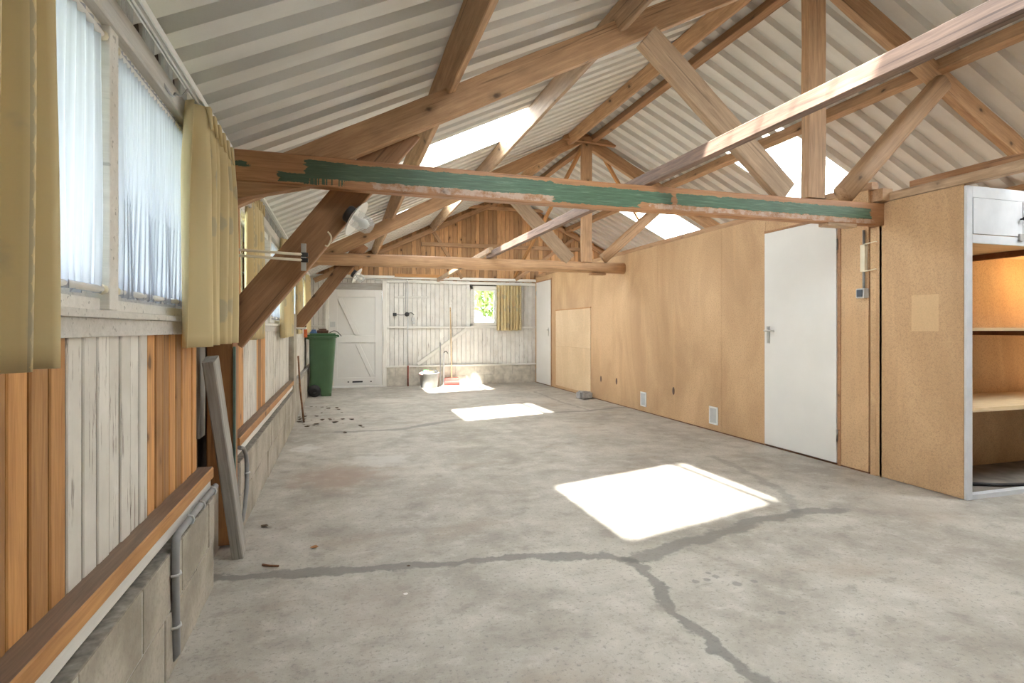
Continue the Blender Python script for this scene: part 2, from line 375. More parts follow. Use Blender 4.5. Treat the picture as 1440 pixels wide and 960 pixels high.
# ------------------------------------------------------------ object helpers
def link(name, me, mat, parent=None, loc=(0, 0, 0)):
    o = bpy.data.objects.new(name, me); COL.objects.link(o)
    if mat is not None:
        for m in (mat if isinstance(mat, list) else [mat]): me.materials.append(m)
    o.location = loc
    if parent is not None:
        o.parent = parent; o.location = Vector(loc) - parent_world(parent)
    return o
def parent_world(p):
    v = Vector((0, 0, 0))
    while p is not None: v = v + p.location; p = p.parent
    return v
def tag(o, label, cat=None, group=None):
    o['label'] = label
    if cat: o['category'] = cat
    if group: o['group'] = group
    return o
def struct(o, label=None, cat=None):
    o['kind'] = 'structure'
    if label: o['label'] = label
    if cat: o['category'] = cat
    return o
def thing(name, loc, label, cat, group=None):
    o = bpy.data.objects.new(name, None); COL.objects.link(o); o.location = loc; o.empty_display_size = .1
    return tag(o, label, cat, group)
def bm_box(bm, lo, hi, bev=0, mi=0):
    g = bmesh.ops.create_cube(bm, size=1)['verts']
    for q in g:
        q.co = Vector([(lo[i]+hi[i])/2 + q.co[i]*(hi[i]-lo[i]) for i in range(3)])
    fs = set(f for q in g for f in q.link_faces)
    for f in fs: f.material_index = mi
    if bev:
        es = list(set(e for q in g for e in q.link_edges))
        bmesh.ops.bevel(bm, geom=es, offset=bev, segments=2, affect='EDGES', profile=.6)
    return g
def to_mesh(bm, name, smooth=False):
    bmesh.ops.recalc_face_normals(bm, faces=bm.faces)
    me = bpy.data.meshes.new(name); bm.to_mesh(me); bm.free()
    if smooth:
        for p in me.polygons: p.use_smooth = True
    return me
def box(name, lo, hi, mat, parent=None, bev=.003):
    """box given in world coordinates; origin at its base centre"""
    base = Vector(((lo[0]+hi[0])/2, (lo[1]+hi[1])/2, lo[2]))
    bm = bmesh.new(); bm_box(bm, Vector(lo)-base, Vector(hi)-base, bev)
    return link(name, to_mesh(bm, name), mat, parent, base)
def boxes(name, items, mat, parent=None, bev=.003, origin=None):
    o = Vector(origin) if origin else Vector(((items[0][0][0]+items[0][1][0])/2, (items[0][0][1]+items[0][1][1])/2, items[0][0][2]))
    bm = bmesh.new()
    for it in items: bm_box(bm, Vector(it[0])-o, Vector(it[1])-o, bev, it[2] if len(it) > 2 else 0)
    return link(name, to_mesh(bm, name), mat, parent, o)
def beam(name, p0, p1, h, th, mat, parent=None, up=(0, 0, 1), rnd=0, jit=.002, bow=0):
    """timber from p0 to p1 (centre line), h in the 'up' direction, th across; local x along the grain"""
    p0, p1 = Vector(p0), Vector(p1); d = p1-p0; L = d.length; x = d/L
    u = Vector(up); y = u.cross(x).normalized(); z = x.cross(y)
    bm = bmesh.new(); N = max(2, int(L/.25)); rings = []
    K = 16 if rnd else 8
    for i in range(N+1):
        px = L*i/N; ring = []
        dy, dz = random.uniform(-jit, jit), random.uniform(-jit, jit)
        dz -= bow*math.sin(PI*i/N)
        for k in range(K):
            if rnd:
                a = 2*PI*(k+.5)/K; e = 2/rnd
                cy = math.copysign(abs(math.cos(a))**e, math.cos(a)); cz = math.copysign(abs(math.sin(a))**e, math.sin(a))
                q = (cy*th/2, cz*h/2)
            else:
                b = .005
                pts = [(th/2, -h/2+b), (th/2, h/2-b), (th/2-b, h/2), (-th/2+b, h/2), (-th/2, h/2-b), (-th/2, -h/2+b), (-th/2+b, -h/2), (th/2-b, -h/2)]
                q = pts[k]
            ring.append(bm.verts.new((px, q[0]+dy, q[1]+dz)))
        rings.append(ring)
    for a, b in zip(rings, rings[1:]):
        for k in range(K): bm.faces.new((a[k], a[(k+1) % K], b[(k+1) % K], b[k]))
    bm.faces.new(rings[0][::-1]); bm.faces.new(rings[-1])
    o = link(name, to_mesh(bm, name, bool(rnd)), mat, parent, p0)
    o.rotation_euler = Matrix((x, y, z)).transposed().to_euler()
    return o
def tube_bm(bm, pts, r, K=10, mi=0, caps=True):
    pts = [Vector(p) for p in pts]; rings = []
    prev = None
    for i, p in enumerate(pts):
        d = (pts[min(i+1, len(pts)-1)]-pts[max(i-1, 0)]).normalized()
        if prev is None:
            a = d.orthogonal().normalized()
        else:
            a = (prev - d*prev.dot(d)).normalized()
        prev = a; b = d.cross(a)
        rr = r[i] if isinstance(r, (list, tuple)) else r
        rings.append([bm.verts.new(p + (a*math.cos(2*PI*k/K) + b*math.sin(2*PI*k/K))*rr) for k in range(K)])
    for a, b in zip(rings, rings[1:]):
        for k in range(K):
            f = bm.faces.new((a[k], a[(k+1) % K], b[(k+1) % K], b[k])); f.material_index = mi; f.smooth = True
    if caps:
        f = bm.faces.new(rings[0][::-1]); f.material_index = mi; f = bm.faces.new(rings[-1]); f.material_index = mi
def tube(name, pts, r, mat, parent=None, K=10):
    o = Vector(pts[0]); bm = bmesh.new(); tube_bm(bm, [Vector(p)-o for p in pts], r, K)
    return link(name, to_mesh(bm, name), mat, parent, o)
def tubes(name, lst, mat, parent=None, K=10):
    o = Vector(lst[0][0][0]); bm = bmesh.new()
    for pts, r in lst: tube_bm(bm, [Vector(p)-o for p in pts], r, K)
    return link(name, to_mesh(bm, name), mat, parent, o)
def lathe(name, prof, mat, parent=None, loc=(0, 0, 0), axis=(0, 0, 1), K=28):
    bm = bmesh.new(); rings = []
    for r, z in prof: rings.append([bm.verts.new((r*math.cos(2*PI*k/K), r*math.sin(2*PI*k/K), z)) for k in range(K)])
    for a, b in zip(rings, rings[1:]):
        for k in range(K):
            f = bm.faces.new((a[k], a[(k+1) % K], b[(k+1) % K], b[k])); f.smooth = True
    if prof[0][0] > 1e-4: bm.faces.new(rings[0][::-1])
    if prof[-1][0] > 1e-4: bm.faces.new(rings[-1])
    bmesh.ops.remove_doubles(bm, verts=bm.verts, dist=1e-5)
    o = link(name, to_mesh(bm, name), mat, parent, loc)
    o.rotation_euler = Vector(axis).to_track_quat('Z', 'Y').to_euler()
    return o
def arc(p, q, bulge, n=8):
    p, q, b = Vector(p), Vector(q), Vector(bulge)
    return [p.lerp(q, i/n) + b*math.sin(PI*i/n) for i in range(n+1)]
def dup(root, loc, label=None, group=None):
    r = root.copy(); COL.objects.link(r); r.location = loc
    if label: r['label'] = label
    if group: r['group'] = group
    for ch in list(root.children):
        k = ch.copy(); COL.objects.link(k); k.parent = r
        for g in ch.children:
            d = g.copy(); COL.objects.link(d); d.parent = k
    return r
def planks(name, plane, edges, zlo, zhi, mat, parent=None, paint=None, th=.018, gap=.005, origin=None, horiz=None):
    """vertical boards. plane ('x', X, s): boards on the plane x=X, proud in direction s (s=+1: thickness lies behind, at X-th). edges: plank edges. zlo/zhi: numbers or functions"""
    ax, P0, s = plane
    bm = bmesh.new(); lt = bm.faces.layers.float.new('tint'); lp = bm.faces.layers.float.new('paint')
    org = Vector(origin)
    for a, b in zip(edges, edges[1:]):
        m = (a+b)/2
        z0 = zlo(m) if callable(zlo) else zlo
        za = zhi(a) if callable(zhi) else zhi; zb = zhi(b) if callable(zhi) else zhi
        if min(za, zb) - z0 < .02: continue
        pr = random.uniform(-.002, .002)
        A, B = a+gap/2, b-gap/2; ch = .003
        sec = [(A, -th), (A, pr-ch), (A+ch, pr), (B-ch, pr), (B, pr-ch), (B, -th)]
        tn = random.random(); pv = (paint(m) if callable(paint) else (paint or 0))
        vs = []
        for z, in ((0,), (1,)):
            row = []
            for q, dpt in sec:
                zz = z0 if z == 0 else za + (zb-za)*(q-a)/(b-a)
                co = Vector((P0 + s*dpt, q, zz)) if ax == 'x' else Vector((q, P0 + s*dpt, zz))
                row.append(bm.verts.new(co-org))
            vs.append(row)
        fs = [bm.faces.new((vs[0][k], vs[0][(k+1) % 6], vs[1][(k+1) % 6], vs[1][k])) for k in range(6)]
        fs += [bm.faces.new(vs[0][::-1]), bm.faces.new(vs[1])]
        for f in fs: f[lt] = tn; f[lp] = pv
    me = to_mesh(bm, name)
    return link(name, me, mat, parent, org)
def steps(a, b, w):
    n = max(1, round((b-a)/w)); return [a+(b-a)*i/n + (random.uniform(-.004, .004) if 0 < i < n else 0) for i in range(n+1)]

# ------------------------------------------------------------ roof geometry (left eave x=-.6, ridge x=3.25, right eave x=7.1)
XR = 3.25
SM = .478
def zsheet(x): return 2.397 + SM*x if x <= XR else 3.9505 - SM*(x-XR)
def zraf(x): return 2.235 + .52*x if x <= XR else 3.925 - .52*(x-XR)

# ------------------------------------------------------------ ground and floor
bm = bmesh.new(); bm_box(bm, (-30, -20, -.4), (36, 45, -.14)); g_ = link('ground', to_mesh(bm, 'ground'), M['grass']); struct(g_)
bm = bmesh.new(); bm_box(bm, (-.75, -2.5, -.14), (7.3, 11.35, 0)); f_ = link('floor', to_mesh(bm, 'floor'), M['floor']); struct(f_)

# ------------------------------------------------------------ corrugated roof
PITCH = .207
def profile(y0, y1):
    """points (y, dz) of the trapezoid sheet between y0 and y1; ribs rise away from the room"""
    pts = []
    k0 = math.floor((y0-2.107)/PITCH)-1
    raw = []
    for k in range(k0, int((y1-2.107)/PITCH)+3):
        b = 2.107 + k*PITCH
        raw += [(b-.052, 0), (b-.038, .052), (b+.038, .052), (b+.052, 0)]
    def at(y):
        for (a, za), (c2, zc) in zip(raw, raw[1:]):
            if a <= y <= c2: return za + (zc-za)*(y-a)/(c2-a)
        return 0
    pts = [(y0, at(y0))] + [p for p in raw if y0 < p[0] < y1] + [(y1, at(y1))]
    return pts
def sheet_bm(bm, xs, y0, y1, dz=0):
    nz = Vector((-SM, 0, 1)).normalized() if xs[0] < XR - .01 or xs[1] <= XR else Vector((SM, 0, 1)).normalized()
    pr = profile(y0, y1); n = max(1, int((xs[1]-xs[0])/.5))
    prev = None
    for i in range(n+1):
        x = xs[0]+(xs[1]-xs[0])*i/n
        row = [bm.verts.new(Vector((x, y, zsheet(x)+dz)) + nz*h) for y, h in pr]
        if prev:
            for k in range(len(pr)-1): bm.faces.new((prev[k], prev[k+1], row[k+1], row[k]))
        prev = row
SKY_L = [(.93, 1.93), (4.95, 5.93), (8.02, 9.13)]
SKY_R = [(.93, 1.93), (4.93, 5.95), (7.98, 9.02)]
def slope(name, lo, hi, sky, hole):
    bm = bmesh.new(); y = -2.4
    for a, b in sky:
        sheet_bm(bm, (lo, hi), y, a); 
        if hole[0] > lo: sheet_bm(bm, (lo, hole[0]), a, b)
        if hole[1] < hi: sheet_bm(bm, (hole[1], hi), a, b)
        y = b
    sheet_bm(bm, (lo, hi), y, 11.32)
    me = bpy.data.meshes.new(name); bm.to_mesh(me); bm.free()
    o = link(name, me, M['sheet']); s = o.modifiers.new('thick', 'SOLIDIFY'); s.thickness = .002; s.offset = 1
    struct(o); return o
slope('ceiling', -1.15, XR+.0, SKY_L, (.60, 1.67))
slope('ceiling', XR, 7.35, SKY_R, (4.62, 6.2))
labs = ['translucent roof light in the left slope nearest the viewer, above the top of the frame',
        'long bright translucent roof light in the left slope, left of the second purlin',
        'translucent roof light in the left slope seen as a white sliver under the green beam',
        'translucent roof light in the right slope above the shelf cupboard, outside the frame',
        'greenish translucent roof light in the right slope behind the front king post',
        'white translucent roof light in the right slope above the chipboard partition']
for i, (side, ab) in enumerate([(0, q) for q in SKY_L] + [(1, q) for q in SKY_R]):
    bm = bmesh.new()
    sheet_bm(bm, ((.55, 1.72) if side == 0 else (4.57, 6.25)), ab[0]-.02, ab[1]+.02, .006)
    org = bm.verts[:][0].co.copy() if False else Vector((1.2 if side == 0 else 5.4, (ab[0]+ab[1])/2, zsheet(1.2 if side == 0 else 5.4)))
    for q in bm.verts: q.co -= org
    me = bpy.data.meshes.new('skylight'); bm.to_mesh(me); bm.free()
    o = link('skylight', me, M['skylight'], None, org)
    tag(o, labs[i], 'skylight', 'translucent roof lights')
    o['kind'] = 'structure'
# ridge cap
bm = bmesh.new()
for sgn in (-1, 1):
    a = Vector((XR, -2.4, 4.005)); b = Vector((XR+sgn*.22, -2.4, 3.905)); d_ = Vector((0, 13.72, 0)); 
    vs = [bm.verts.new(q) for q in (a, b, b+d_, a+d_)]; bm.faces.new(vs)
    for k in range(-2, 12): pass
me = bpy.data.meshes.new('ridge'); bm.to_mesh(me); bm.free()
o = link('trim_1', me, M['sheet']); s = o.modifiers.new('thick', 'SOLIDIFY'); s.thickness = .003; struct(o)

# ------------------------------------------------------------ purlins
def purlin(xtop, sgn, depth, th, y0, y1, mat, label):
    """sgn -1: left slope. top corner touches the sheet at xtop; depth perpendicular to the slope"""
    n = Vector((-sgn*-SM*-1, 0, 1))
    n = Vector((-SM if sgn < 0 else SM, 0, 1)).normalized()      # outward normal
    tdir = Vector((1, 0, SM)).normalized() if sgn < 0 else Vector((1, 0, -SM)).normalized()
    c0 = Vector((xtop, 0, zsheet(xtop))) - n*(depth/2+.003) + tdir*(th/2)
    o = beam('purlin', (c0.x, y0, c0.z), (c0.x, y1, c0.z), depth, th, mat, up=n, jit=.003)
    return tag(o, label, 'roof beam', 'purlins under the roof sheets')
purlin(.535, -1, .155, .05, -2.3, 11.28, M['beam'], 'lowest brown purlin on the left slope, crossing the front rafter')
purlin(1.66, -1, .15, .06, -2.3, 11.28, M['beam_pale'], 'whitish worn purlin along the upper edge of the left roof lights')
purlin(2.98, -1, .14, .08, -2.3, 11.28, M['beam'], 'orange brown purlin just left of the ridge')
purlin(3.40, 1, .13, .07, -2.3, 11.28, M['beam_red'], 'dark purlin just right of the ridge')
purlin(4.60, 1, .13, .07, -2.3, 11.28, M['beam'], 'dark purlin on the right slope running behind the lower long beam')
purlin(6.25, 1, .13, .07, -2.3, 11.28, M['beam'], 'purlin low on the right slope behind the partition')

# ------------------------------------------------------------ trusses
def truss(y, label, first):
    t_ = thing('roof_truss', (XR, y, 0), label, 'roof truss', 'timber trusses')
    yb = y+.035
    yr = y+.108
    if first:
        beam('tie_beam', (-.59, yb, 1.977), (3.93, yb, 1.98), .166, .07, M['tie_green'], t_, bow=.012)['label'] = 'tie beam brushed with green paint'
    else:
        beam('tie_beam', (-.59, yb+.03, 1.985), (3.93, yb+.03, 1.995), .155, .14, M['log'], t_, rnd=2.5)
    # rafters
    zc = lambda x: zraf(x) - .085
    e = -.62
    beam('rafter', (e, yr, zc(e)), (XR-.02, yr, zc(XR-.02)), .165, .07, M['beam'], t_, jit=.003)
    beam('rafter', (XR+.02, yr, zc(XR-.02)), (7.0, yr, zc(7.0)), .165, .07, M['beam'], t_, jit=.003)
    # king post
    k0, k1 = ((3.19, 3.35) if first else (3.225, 3.375))
    beam('king_post', ((k0+k1)/2, yb, 2.065), ((k0+k1)/2, yb, 3.72), k1-k0, .07, M['beam'], t_, up=(1, 0, 0), jit=.003)
    if first:
        beam('strut', (3.02, yb, 2.085), (1.90, yb, 3.03), .175, .065, M['beam_pale'], t_)
        beam('strut', (3.575, yb+.03, 2.12), (4.575, yb+.03, 3.08), .15, .12, M['beam'], t_, rnd=3)
        beam('knee_brace', (-.60, yr+.073, 1.075), (.37, yr+.073, 2.32), .185, .07, M['beam_red'], t_)
    else:
        beam('strut', (3.04, yb, 2.09), (2.22, yb, 2.91), .17, .08, M['beam_pale'], t_)
        beam('strut', (3.56, yb, 2.12), (4.44, yb, 2.88), .145, .1, M['beam'], t_, rnd=3.2)
        beam('knee_brace', (-.54, yr+.073, 1.15), (.26, yr+.073, 2.20), .155, .07, M['beam_red'], t_)
    # top collar and gusset at the ridge
    beam('collar', (2.93, y-.02, 3.79), (3.72, y-.02, 3.745), .075, .06, M['beam_red'], t_)
    return t_
T1 = truss(3.2, 'front roof truss whose tie beam is brushed with green paint', True)
T2 = truss(7.2, 'second roof truss with a round bare log as tie beam', False)
box('packing_block', (3.83, 3.155, 2.075), (3.93, 3.235, 2.165), M['beam'], T1)
box('tie_plate', (3.35, 3.185, 1.868), (3.62, 3.27, 1.892), M['beam_pale'], T1)
box('tie_plate', (3.36, 7.18, 1.885), (3.58, 7.29, 1.912), M['beam_red'], T2)

# gable frame against the back wall
G = thing('gable_frame', (XR, 11.06, 2.1), 'brown gable frame of rafters, rails and diagonal braces on the back wall boards', 'roof frame')
yg = 11.075
beam('rafter', (-.5, yg, zsheet(-.5)-.13), (XR-.03, yg, zsheet(XR)-.15), .09, .06, M['beam'], G)
beam('rafter', (XR+.03, yg, zsheet(XR)-.15), (7.0, yg, zsheet(7.0)-.13), .09, .06, M['beam'], G)
beam('rail', (1.5, yg, 2.80), (5.0, yg, 2.83), .075, .05, M['beam'], G)
beam('rail', (2.45, yg, 3.60), (4.05, yg, 3.60), .07, .05, M['beam'], G)
beam('brace', (1.70, yg+.01, 3.12), (2.32, yg+.01, 2.14), .07, .04, M['beam'], G)
beam('brace', (4.75, yg+.01, 3.05), (3.45, yg+.01, 2.14), .07, .04, M['beam'], G)
box('board', (.98, yg-.03, 2.14), (2.05, yg+.02, 2.20), M['beam_orange'], G)

# long binder beam lying on the tie beams
o = beam('binder_beam', (1.985, -.5, 2.108), (1.885, 7.3, 2.108), .082, .052, M['binder'], jit=.002)
tag(o, 'weathered purple brown beam lying lengthwise on the two tie beams', 'roof beam')
o = beam('binder_beam', (1.86, 7.05, 2.152), (1.83, 11.05, 2.10), .07, .052, M['beam_pale'])
tag(o, 'pale lengthwise beam running from the round log to the back wall trim', 'roof beam')
o = beam('ridge_brace', (3.33, 7.33, 3.80), (3.42, 11.04, 2.20), .07, .04, M['beam_orange'])
tag(o, 'thin orange stick running from the ridge down towards the back gable', 'roof brace')
o = beam('wind_brace', (3.62, 7.36, 3.62), (5.05, 8.75, 2.98), .07, .035, M['beam_orange'])
tag(o, 'short orange brace slanting under the right slope behind the second truss', 'roof brace')

# ------------------------------------------------------------ left wall
WL = bpy.data.objects.new('wall_left', None); COL.objects.link(WL); struct(WL); WL.location = (-.66, 4.4, 0)
XB = -.592
def paint_left(y):
    if y < -1: return 0
    for a, b in ((1.513, 2.04), (3.887, 4.41), (4.84, 6.9), (7.3, 11.2), (-.2, .4)):
        if a < y < b: return 1
    return 0
W1 = (.45, 2.56); W2 = (3.75, 6.55); W3 = (7.55, 10.4)
planks('boarding', ('x', XB, 1), steps(-2.4, 2.665, .0785), .50, lambda y: 1.13 if W1[0]-.1 < y < W1[1]+.02 else 2.02, M['left_boards'], WL, paint_left, gap=.009, origin=(XB, 0, .5))
planks('boarding', ('x', XB, 1), steps(3.30, 6.92, .0785), .50, lambda y: 1.13 if W2[0]-.02 < y < W2[1]+.02 else 2.02, M['left_boards'], WL, paint_left, origin=(XB, 5, .5))
planks('boarding', ('x', XB, 1), steps(7.32, 11.12, .0785), .48, lambda y: 1.13 if W3[0]-.02 < y < W3[1]+.02 else 2.02, M['left_boards'], WL, paint_left, origin=(XB, 9, .5))
# outer sheathing behind the boards, with the window openings
bm = bmesh.new()
y = -2.4
for a, b in (W1, W2, W3, (11.3, 11.3)):
    bm_box(bm, (-.74, y, 0), (-.70, a, 2.06))
    if b > a: bm_box(bm, (-.74, a, 0), (-.70, b, 1.13)); bm_box(bm, (-.74, a, 1.90), (-.70, b, 2.06))
    y = b
for q in bm.verts: q.co -= WL.location
link('sheathing', to_mesh(bm, 'sheathing'), M['void'], WL, WL.location)
# block base
def block_base(y0, y1, xf, h):
    items = [((-.70, y0, 0), (xf-.004, y1, h-.004), 1)]
    for r, (za, zb) in enumerate(((0, .20), (.205, h))):
        yy = y0 - (.2 if r else 0)
        while yy < y1:
            a, b = max(yy, y0), min(yy+.395, y1)
            if b-a > .03: items.append(((-.68, a+.003, za), (xf+random.uniform(-.002, .002), b-.003, zb), 0))
            yy += .40
    return boxes('block_base', items, [M['block'], M['mortar']], WL, .004)
block_base(-2.4, 2.70, -.532, .39)
block_base(3.36, 6.95, -.532, .39)
block_base(7.35, 11.15, -.545, .42)
box('plinth', (-.70, 2.70, 0), (-.60, 3.36, .33), M['block'], WL)
box('recess_panel', (-.70, 2.66, .33), (-.69, 3.12, 2.0), M['post_z'], WL)
o = beam('batten', (-.635, 2.90, .62), (-.635, 2.90, 1.85), .11, .03, M['grey_wood'], WL, up=(0, 1, 0))
# pier at the second truss
pier = box('pier', (-.70, 6.95, 0), (-.535, 7.35, 1.30), M['block'], WL, .006); pier['label'] = 'grey rendered pier'
box('pier', (-.70, 6.98, 1.30), (-.60, 7.32, 2.02), M['grey_wood'], WL, .006)
# ledges with a white batten under them
for i, (a, b) in enumerate(((-2.4, 2.70), (3.36, 6.93))):
    r_ = beam('trim_%d' % (2+i), (-.567, a, .497), (-.567, b, .497), .05, .064, M['beam_orange'], jit=.001); struct(r_, 'orange pine ledge with dusty top along the left wall')
    r2 = beam('batten', (-.565, a, .446), (-.565, b, .446), .048, .036, M['white_wood'], r_ and None, jit=.0015); struct(r2); r2.name = 'trim_%d' % (20+i)
    dd = boxes('dust', [((-.594, a, .522), (-.538, b, .5235))], M['ledge'], None, 0); struct(dd); dd.name = 'trim_%d' % (30+i)
    d2 = boxes('dust', [((-.60, a, .388), (-.534, b, .394))], M['dust'], None, .002); struct(d2); d2.name = 'trim_%d' % (33+i)
o = beam('trim_9', (-.565, 7.35, .45), (-.565, 11.1, .45), .06, .05, M['grey_wood']); struct(o)

# posts of the two trusses on the left wall
o = beam('wall_post', (-.595, 3.215, .02), (-.595, 3.215, 1.89), .145, .12, M['post_z'], up=(0, 1, 0))
tag(o, 'brown timber post on the left wall carrying the front truss', 'post')
bm = bmesh.new()
bp = [(-.595, 1.80), (-.53, 1.80), (-.17, 1.890), (-.595, 1.893)]
for a_ in (0, .06):
    pass
f0 = [bm.verts.new((x+.6, 0, z-1.80)) for x, z in bp]; f1 = [bm.verts.new((x+.6, .07, z-1.80)) for x, z in bp]
bm.faces.new(f0); bm.faces.new(f1[::-1])
for k in range(4): bm.faces.new((f0[k], f0[(k+1) % 4], f1[(k+1) % 4], f1[k]))
o = link('bearing_block', to_mesh(bm, 'bearing_block'), M['beam_red'], None, (-.6, 3.20, 1.80))
tag(o, 'short brown timber block under the left end of the green beam', 'timber block')
o = box('edge_strip', (-.532, 3.135, .33), (-.520, 3.155, 1.03), M['green_strip']); tag(o, 'thin dull green strip on the edge of the brown wall post', 'strip')
o = box('trim_10', (-.62, 3.325, 1.05), (-.585, 3.345, 1.90), M['white_wood']); struct(o)
o = box('trim_17', (-.64, 3.36, 1.10), (-.60, 3.74, 1.93), M['grey_wood']); struct(o)

# windows in the left wall
def left_window(n, y0, y1, mull, label):
    r = bpy.data.objects.new('window_%d' % n, None); COL.objects.link(r); r.location = (-.63, (y0+y1)/2, 1.15); struct(r, label)
    xi, xo = -.600, -.665
    boxes('frame', [((xo, y0, 1.17), (xi, y0+.055, 1.90)), ((xo, y1-.055, 1.17), (xi, y1, 1.90)), ((xo, y0, 1.865), (xi+.003, y1, 1.915)), ((xo, y0, 1.165), (xi, y1, 1.20))]
          + [((xo, m, 1.17), (xi+.022, m+.06, 1.925)) for m in mull], M['white_wood'], r)
    e = [y0+.055] + [q for m in mull for q in (m, m+.06)] + [y1-.055]
    its = []
    for a, b in zip(e[::2], e[1::2]):
        for lo, hi in (((a, 1.20), (b, 1.235)), ((a, 1.845), (b, 1.866)), ((a, 1.235), (a+.03, 1.862)), ((b-.03, 1.235), (b, 1.862))):
            its.append(((-.658, lo[0], lo[1]), (-.630, hi[0], hi[1])))
    boxes('sash', its, M['white_wood_grey'], r)
    for a, b in zip(e[::2], e[1::2]):
        box('pane', (-.648, a+.03, 1.235), (-.644, b-.03, 1.875), M['glass'], r, 0)
    box('window_sill', (-.655, y0-.02, 1.148), (-.572, y1+.03, 1.168), M['white_wood'], r)
    box('apron', (-.62, y0-.02, 1.10), (-.583, y1+.01, 1.148), M['white_wood_grey'], r)
    return r
left_window(1, W1[0], W1[1], [1.695], 'white casement window nearest the viewer')
left_window(2, W2[0], W2[1], [5.1], 'white window between the two trusses')
left_window(3, W3[0], W3[1], [8.9], 'white window beyond the second truss')
# lintel board and eaves
for i, (a, b) in enumerate(((-2.4, 3.1), (3.36, 6.95), (7.35, 11.1))):
    o = beam('trim_%d' % (11+i), (-.590, a, 1.945), (-.590, b, 1.945), .072, .05, M['white_wood_grey']); struct(o, 'whitish lintel board above the windows')
    # comb strips closing the ribs; dark panel behind paints the eaves gap's shade
    bm = bmesh.new(); y = a
    bm_box(bm, (-.66, a, 1.975), (-.65, b, 2.16), 0, 0)
    while y < b-.03:
        k = round((y-2.107)/PITCH)
        if abs(y-(2.107+k*PITCH)) < .052: bm_box(bm, (-.614, y, 1.985), (-.606, y+.005, 2.10), 0, 1)
        y += .0125
    o = link('trim_%d' % (14+i), to_mesh(bm, 'comb'), [M['void'], M['grey_light']]); struct(o, 'comb strip at the eaves before a dark panel painted as the shaded gap')

# front wall behind the viewer
WF = bpy.data.objects.new('wall_front', None); COL.objects.link(WF); struct(WF); WF.location = (3.25, -2.4, 0)
bm = bmesh.new()
bm_box(bm, (-.74, -2.46, 0), (7.2, -2.40, 2.15))
vs = [bm.verts.new(q) for q in ((-.74, -2.43, 2.15), (7.24, -2.43, 2.15), (3.25, -2.43, 3.94))]; bm.faces.new(vs)
for q in bm.verts: q.co -= WF.location
link('boarding', to_mesh(bm, 'boarding'), M['white_wood_grey'], WF, WF.location)

# curtains -----------------------------------------------------------------
def cloth(name, path, z0, z1, folds, amp, mat, parent=None, flare=0, thick=.003, nu=None, nz=22, top_amp=None, seed=0):
    """gathered cloth hanging along path p0->p1 (xy), folds across; UV in metres of cloth"""
    rs = random.Random(seed)
    p0, p1 = Vector((*path[0], 0)), Vector((*path[1], 0)); d = p1-p0; L = d.length; x = d/L; nrm = Vector((-x.y, x.x, 0))
    nu = nu or folds*10; bm = bmesh.new(); rows = []
    ph = [rs.uniform(-.5, .5) for _ in range(folds+2)]; am = [rs.uniform(.65, 1.25) for _ in range(folds+2)]
    org = Vector((p0.x, p0.y, z0))
    ul = bm.loops.layers.uv.new('UVMap'); uvs = {}
    for j in range(nz+1):
        v = j/nz; z = z1+(z0-z1)*v; row = []; arcl = 0; lastp = None
        for i in range(nu+1):
            u = i/nu; fu = u*folds; k = int(min(fu, folds-1)); f_ = fu-k
            a = (amp*(am[k]*(1-f_)+am[k+1]*f_)) * ((top_amp or 1) + (1-(top_amp or 1))*min(1, v*4))
            s = math.sin(2*PI*fu + ph[k]*(1-f_)*v + ph[k+1]*f_*v)
            sh = math.copysign(abs(s)**.8, s)
            q = p0 + x*(L*(u-.5)*(1+flare*v*v) + L/2 + .006*math.sin(4*PI*fu)*v) + nrm*(a*sh + .008*math.sin(3*v+k)*v)
            q.z = z + .004*math.sin(7*u+2*k)*v
            vv = bm.verts.new(q-org); row.append(vv)
            uvs[vv] = (u*L*2.2, z)
        rows.append(row)
    for a, b in zip(rows, rows[1:]):
        for i in range(nu):
            f = bm.faces.new((a[i], b[i], b[i+1], a[i+1])); f.smooth = True
            for lp in f.loops: lp[ul].uv = uvs[lp.vert]
    me = bpy.data.meshes.new(name); bm.to_mesh(me); bm.free()
    o = link(name, me, mat, parent, org)
    if thick: s_ = o.modifiers.new('thick', 'SOLIDIFY'); s_.thickness = thick
    return o
def curtain(path, z0, z1, folds, amp, label, flare=.0, seed=1, top=.75):
    mx_ = ((path[0][0]+path[1][0])/2, (path[0][1]+path[1][1])/2, z0)
    r = thing('curtain', mx_, label, 'curtain', 'yellow curtains')
    cloth('cloth', path, z0, z1, folds, amp, M['curtain'], r, flare, seed=seed, top_amp=top)
    p0, p1 = Vector((*path[0], z1)), Vector((*path[1], z1)); d = p1-p0; n = Vector((-d.y, d.x, 0)).normalized()
    for k in range(folds):
        c_ = p0 + d*((k+.25)/folds)
        bm = bmesh.new()
        for s in (-.011, 0, .011):
            q = d.normalized()*s
            tube_bm(bm, [q, q*.4+n*(amp*.2)-Vector((0, 0, .08))], [.0085, .006], 6)
        link('pleat', to_mesh(bm, 'pleat'), M['curtain'], r, c_+n*(amp*.7))
    return r
curtain(((-.475, 1.085), (-.475, .45)), 1.055, 1.955, 9, .032, 'yellow leaf printed curtain in the left foreground, cut by the frame', .06, 3)
curtain(((-.525, 2.87), (-.515, 2.28)), 1.055, 1.955, 6, .05, 'yellow pleated curtain between the nearest window and the brown post', .08, 5)
curtain(((-.575, 4.50), (-.575, 3.92)), 1.05, 2.03, 5, .03, 'yellow curtain hanging right behind the front knee brace', .04, 8)
curtain(((-.535, 6.50), (-.535, 5.65)), 1.04, 1.98, 6, .03, 'yellow curtain to the right of the second left window', .04, 9)
curtain(((-.535, 7.95), (-.535, 7.50)), 1.06, 2.0, 4, .03, 'yellow curtain just beyond the second truss on the left wall', .04, 10)
